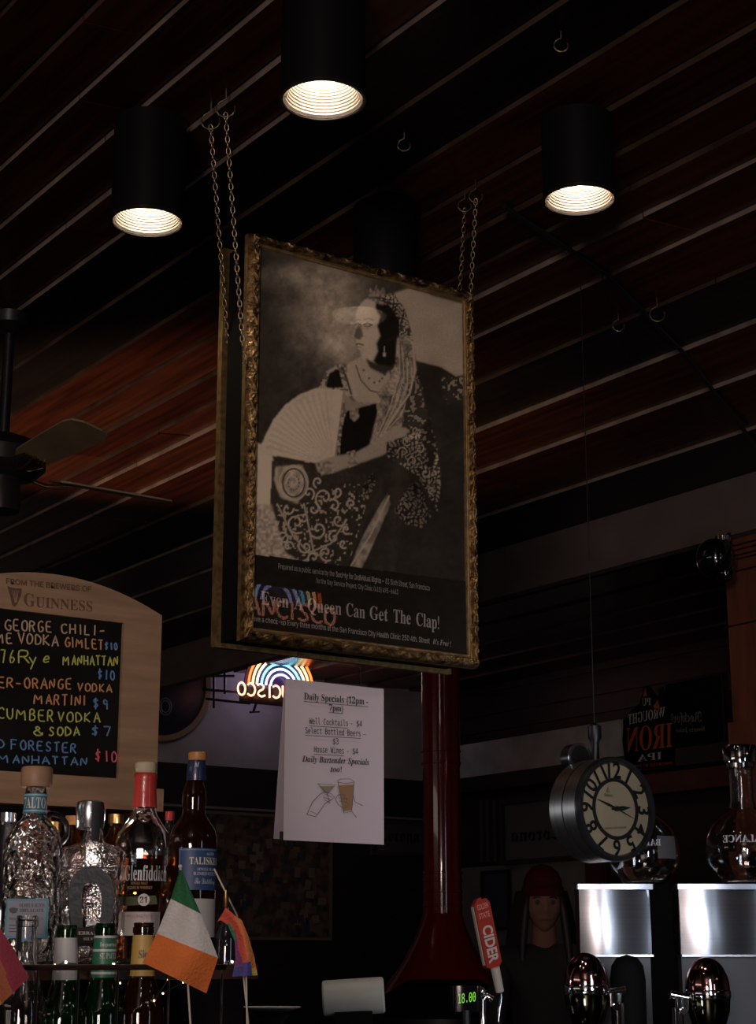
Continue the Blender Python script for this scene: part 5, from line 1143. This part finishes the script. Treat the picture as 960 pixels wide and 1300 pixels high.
root, V_, F_, I_ = cloth_flag('rainbow_flag', 'small rainbow flag drooping on a thin stick beside the whisky bottles', 2.06, [(276, 1170), (280, 1168), (289, 1174), (298, 1195), (299, 1218), (295, 1240)], [(287, 1152), (297, 1161), (307, 1168), (316, 1190), (323, 1215), (327, 1238)], rb2, .006, [(318, 1236), (317, 1290)], None)
mesh('cloth', (V_, F_, I_), rainc, root, smooth='all')
s0, s1 = atD(287, 1130, 2.066), atD(287, 1160, 2.066); mesh('finial', tube([s0, s0.lerp(s1, .3), s0.lerp(s1, .7), s1], [.0008, .0036, .0028, .0015], 10), brass, root, smooth=True)
s0, s1 = atD(287, 1155, 2.072), atD(318, 1300, 2.09); s1.z = 1.171
mesh('stick', tube([s0, atD(312, 1200, 2.078), s1], .0011, 8), M('pale stick'), root, smooth=True)
s0, s1 = atD(272, 1103, 2.10), atD(330, 1300, 2.10); s1.z = 1.171
tag(mesh('flag_stick', tube([s0, atD(301, 1162, 2.10), s1], .0011, 8), M('pale stick'), smooth=True), 'bare thin stick leaning behind the small rainbow flag', 'stick')
def rb3(u, v): q = u+v*.02; return 2 if q < .30 else 1 if q < .62 else 0
root, V_, F_, I_ = cloth_flag('rainbow_flag', 'corner of a striped yellow orange and crimson flag at the left edge', 2.0, [(-60, 1150), (-40, 1210), (-12, 1288)], [(-8, 1165), (14, 1200), (37, 1241)], rb3, .006, [(-60, 1150), (-60, 1290)], None)
mesh('cloth', (V_, F_, I_), [fabric('cloth crimson', (.20, .022, .040)), fabric('cloth rust', (.26, .07, .03)), fabric('cloth mustard', (.27, .21, .03))], root, smooth='all')
s0, s1 = atD(-61, 1140, 2.01), atD(-61, 1300, 2.01); s1.z = 1.171; mesh('stick', tube([s0, s1], .0012, 8), M('pale stick'), root)
for xx_, yy_, w_ in ((20, 1060, .10), (75, 1120, .12), (118, 1090, .12), (160, 1040, .06), (215, 1120, .05), (60, 1190, .06)):
    light('POINT', 'glitter_back_fill', atY(xx_, yy_, y0b+.075), None, w_, (1.0, .84, .72), .004)  # extra point lights added behind the bottles to make the glass glitter
for xx_, yy_, w_ in ((-40, 960, .20), (130, 900, .16), (330, 1000, .16)):
    light('POINT', 'glitter_front_fill', atY(xx_, yy_, y0b-.7), None, w_, (1.0, .86, .80), .006)  # unseen point lights added in front for sparkle on the bottles
# -- string of tiny lights round the rail and behind the bottles
sg = thing('string_lights', 'string of tiny warm fairy lights wound along the bottle shelf rail', 'lights', (ra.x+.1, ra.y, 1.34)); ledm = emis('fairy light', (1.0, .86, .70), 16)
pts = []
rn = random.Random(11)
for k in range(26):
    t = k/25; yo = (y0b-.262) if k % 2 else (y0b+.07); px_ = -20+t*310+rn.uniform(-9, 9); py_ = 1223+rn.uniform(-3, 6) if k % 2 else rn.uniform(1195, 1219)
    if not k % 2: py_ = rn.uniform(1100, 1215)
    pts.append(atY(px_, py_, yo))
fr_ = [p for i, p in enumerate(pts) if i % 2]; bk_ = [p for i, p in enumerate(pts) if not i % 2]
for P_ in (fr_, bk_):
    mesh('wire', tube(P_, .0006, 5), M('wire green', (.01, .015, .01), .6), sg, smooth=True)
    for p in P_: mesh('bulb', sphere(p, .0016, 8, 6), ledm, sg, smooth='all')
lo_ = [atY(rn.uniform(190, 285), rn.uniform(1240, 1278), y0b-.20) for _ in range(5)]+[atY(rn.uniform(40, 180), rn.uniform(1235, 1278), y0b-.085) for _ in range(4)]
mesh('wire', tube(lo_, .0005, 5), M('wire green'), sg, smooth=True)
for p in lo_: mesh('bulb', sphere(p, .0013, 8, 6), emis('fairy light amber', (1.0, .62, .30), 6), sg, smooth='all')

# ================================================================ MENU BOARD
YM = ray(100, 900).y*2.95
fm_ = lambda a, b: atY(a, b, YM)
bxr, bxl = fm_(202, 900).x, fm_(62, 900).x*2-fm_(202, 900).x+.0
xc = (bxr+bxl)/2; zt_s, zpk, zbt = fm_(202, 781).z, fm_(62, 728).z, fm_(120, 1014).z
mb = thing('menu_board', 'oak framed chalk menu board with an arched top behind the bottles', 'menu board', (xc, YM, SH))
arc = []
for i in range(25):
    u = i/24; x = bxl+(bxr-bxl)*u; s_ = 1-((u-.5)*2)**2; arc.append((x, zt_s+(zpk-zt_s)*s_))
ix0, ix1 = xc-(fm_(153.5, 900).x-xc), fm_(153.5, 900).x
iz1, iz0 = fm_(100, 784).z, fm_(100, 985).z
TH = .018
top = [(bxl, iz1)]+arc+[(bxr, iz1)]
f3 = lambda P, d0, d1: prism([Vector((x, YM+d0, z)) for x, z in P], (0, d1-d0, 0))
hdr = mesh('arched_header', f3(top, 0, TH), oak, mb)
mesh('frame_stile', f3([(bxl, iz0), (ix0, iz0), (ix0, iz1), (bxl, iz1)], 0, TH), oak, mb); mesh('frame_stile', f3([(ix1, iz0), (bxr, iz0), (bxr, iz1), (ix1, iz1)], 0, TH), oak, mb)
mesh('bottom_rail', f3([(bxl, zbt), (bxr, zbt), (bxr, iz0), (bxl, iz0)], 0, TH), oak, mb)
mesh('ledge', bx(bxl-.008, bxr+.008, YM-.012, YM+TH, fm_(120, 1022).z-.006, zbt+.022), oak, mb)
bface = mesh('board_face', bx(ix0-.004, ix1+.004, YM+.008, YM+TH+.004, iz0-.004, iz1+.004), chalkboard, mb)
mesh('leg', join(bx(bxl+.02, bxl+.05, YM+.0, YM+TH, SH, zbt-.01), bx(bxr-.05, bxr-.02, YM, YM+TH, SH, zbt-.01)), dark_wood, mb)
O = Vector((0, -.001, 0))
text('header_lettering', hdr, 'FROM THE BREWERS OF', fm_, O, 7.5, 741, 115.5, 751.5, 7, brown_ink, 'inter', .02)
text('header_lettering', hdr, 'G', fm_, O, 30, 768.5, 44, 770.5, 16, brown_ink, 'serif'); text('header_lettering', hdr, 'UINNESS', fm_, O, 45, 770.5, 117, 776.5, 13, brown_ink, 'serif')
mesh('harp_emblem', prism([fm_(a, b)+O for a, b in ((9, 744), (14, 746), (20, 747), (27, 747), (26, 756), (22, 765), (18.5, 770.5), (15, 768), (13, 758), (11, 752))], (0, -.0004, 0)), brown_ink, hdr)
for k in range(4): mesh('harp_string', prism([fm_(a, b)+O*2 for a, b in ((15+k*2.4, 750), (15.8+k*2.4, 750), (18.8+k*.6, 765), (18+k*.6, 765))], (0, -.0004, 0)), oak, hdr)
fb = lambda a, b: atY(a, b, YM+.007)
chw, cho, chy, chb, chp = M('chalk sand', (.44, .32, .20), .9), M('chalk orange', (.50, .25, .10), .9), M('chalk lime', (.42, .46, .10), .9), M('chalk blue', (.10, .22, .42), .9), M('chalk pink', (.62, .10, .14), .9)
def chalk(s_, a, b, c_, d, h, m, r=.0014, wob=.05): stroketext('chalk_writing', bface, s_, fb, Vector((0, -.0005, 0)), a, b, c_, d, h, r, m, wob, gap=.3)
chalk('ST. GEORGE'.replace('.', ''), -22, 799, 65, 803, 14, chw); chalk('CHILI-', 78, 804, 132, 807, 12, chw)
chalk('LIME', -22, 816, 15, 817, 13, chw); chalk('VODKA', 23, 816, 74, 821, 13, chw); chalk('GIMLET', 83, 821, 130, 824.5, 12, cho); chalk('$10', 133.5, 824.5, 148.5, 825.5, 9, chb)
chalk("'76", -4, 841, 18, 842, 16, chy, .0013); chalk('R', 23, 842, 37, 842, 16, chy, .0014); chalk('ye', 37, 842, 62, 842, 16, chy, .0014); chalk('MANHATTAN', 80, 844, 149, 845.5, 12, chy, .0013)
chalk('$10', 125, 862, 145, 864, 12, chb)
chalk('GINGER-ORANGE', -42, 872, 90, 875, 13, cho); chalk('VODKA', 99, 877, 142, 879.5, 10, cho, .0013)
chalk('MARTINI', 43, 894, 107, 896, 13, cho); chalk('$9', 119, 899, 136, 901, 13, chb)
chalk('CUCUMBER', -26, 911, 67, 916, 14, chy, .0013); chalk('VODKA', 74, 916, 127, 917, 12, chy, .0013)
chalk('&', 43, 933, 54, 934, 11, chy); chalk('SODA', 62, 934, 101, 934, 11, chy); chalk('$7', 117, 934, 140, 934, 12, chb)
chalk('OLD', -22, 949, 5, 950, 11, chb); chalk('FORESTER', 14, 951, 96, 956, 12, chb)
chalk('MANHATTAN', -3, 968, 110, 972, 10, chb); chalk('$10', 121, 966, 148, 968, 14, chp, .0014)
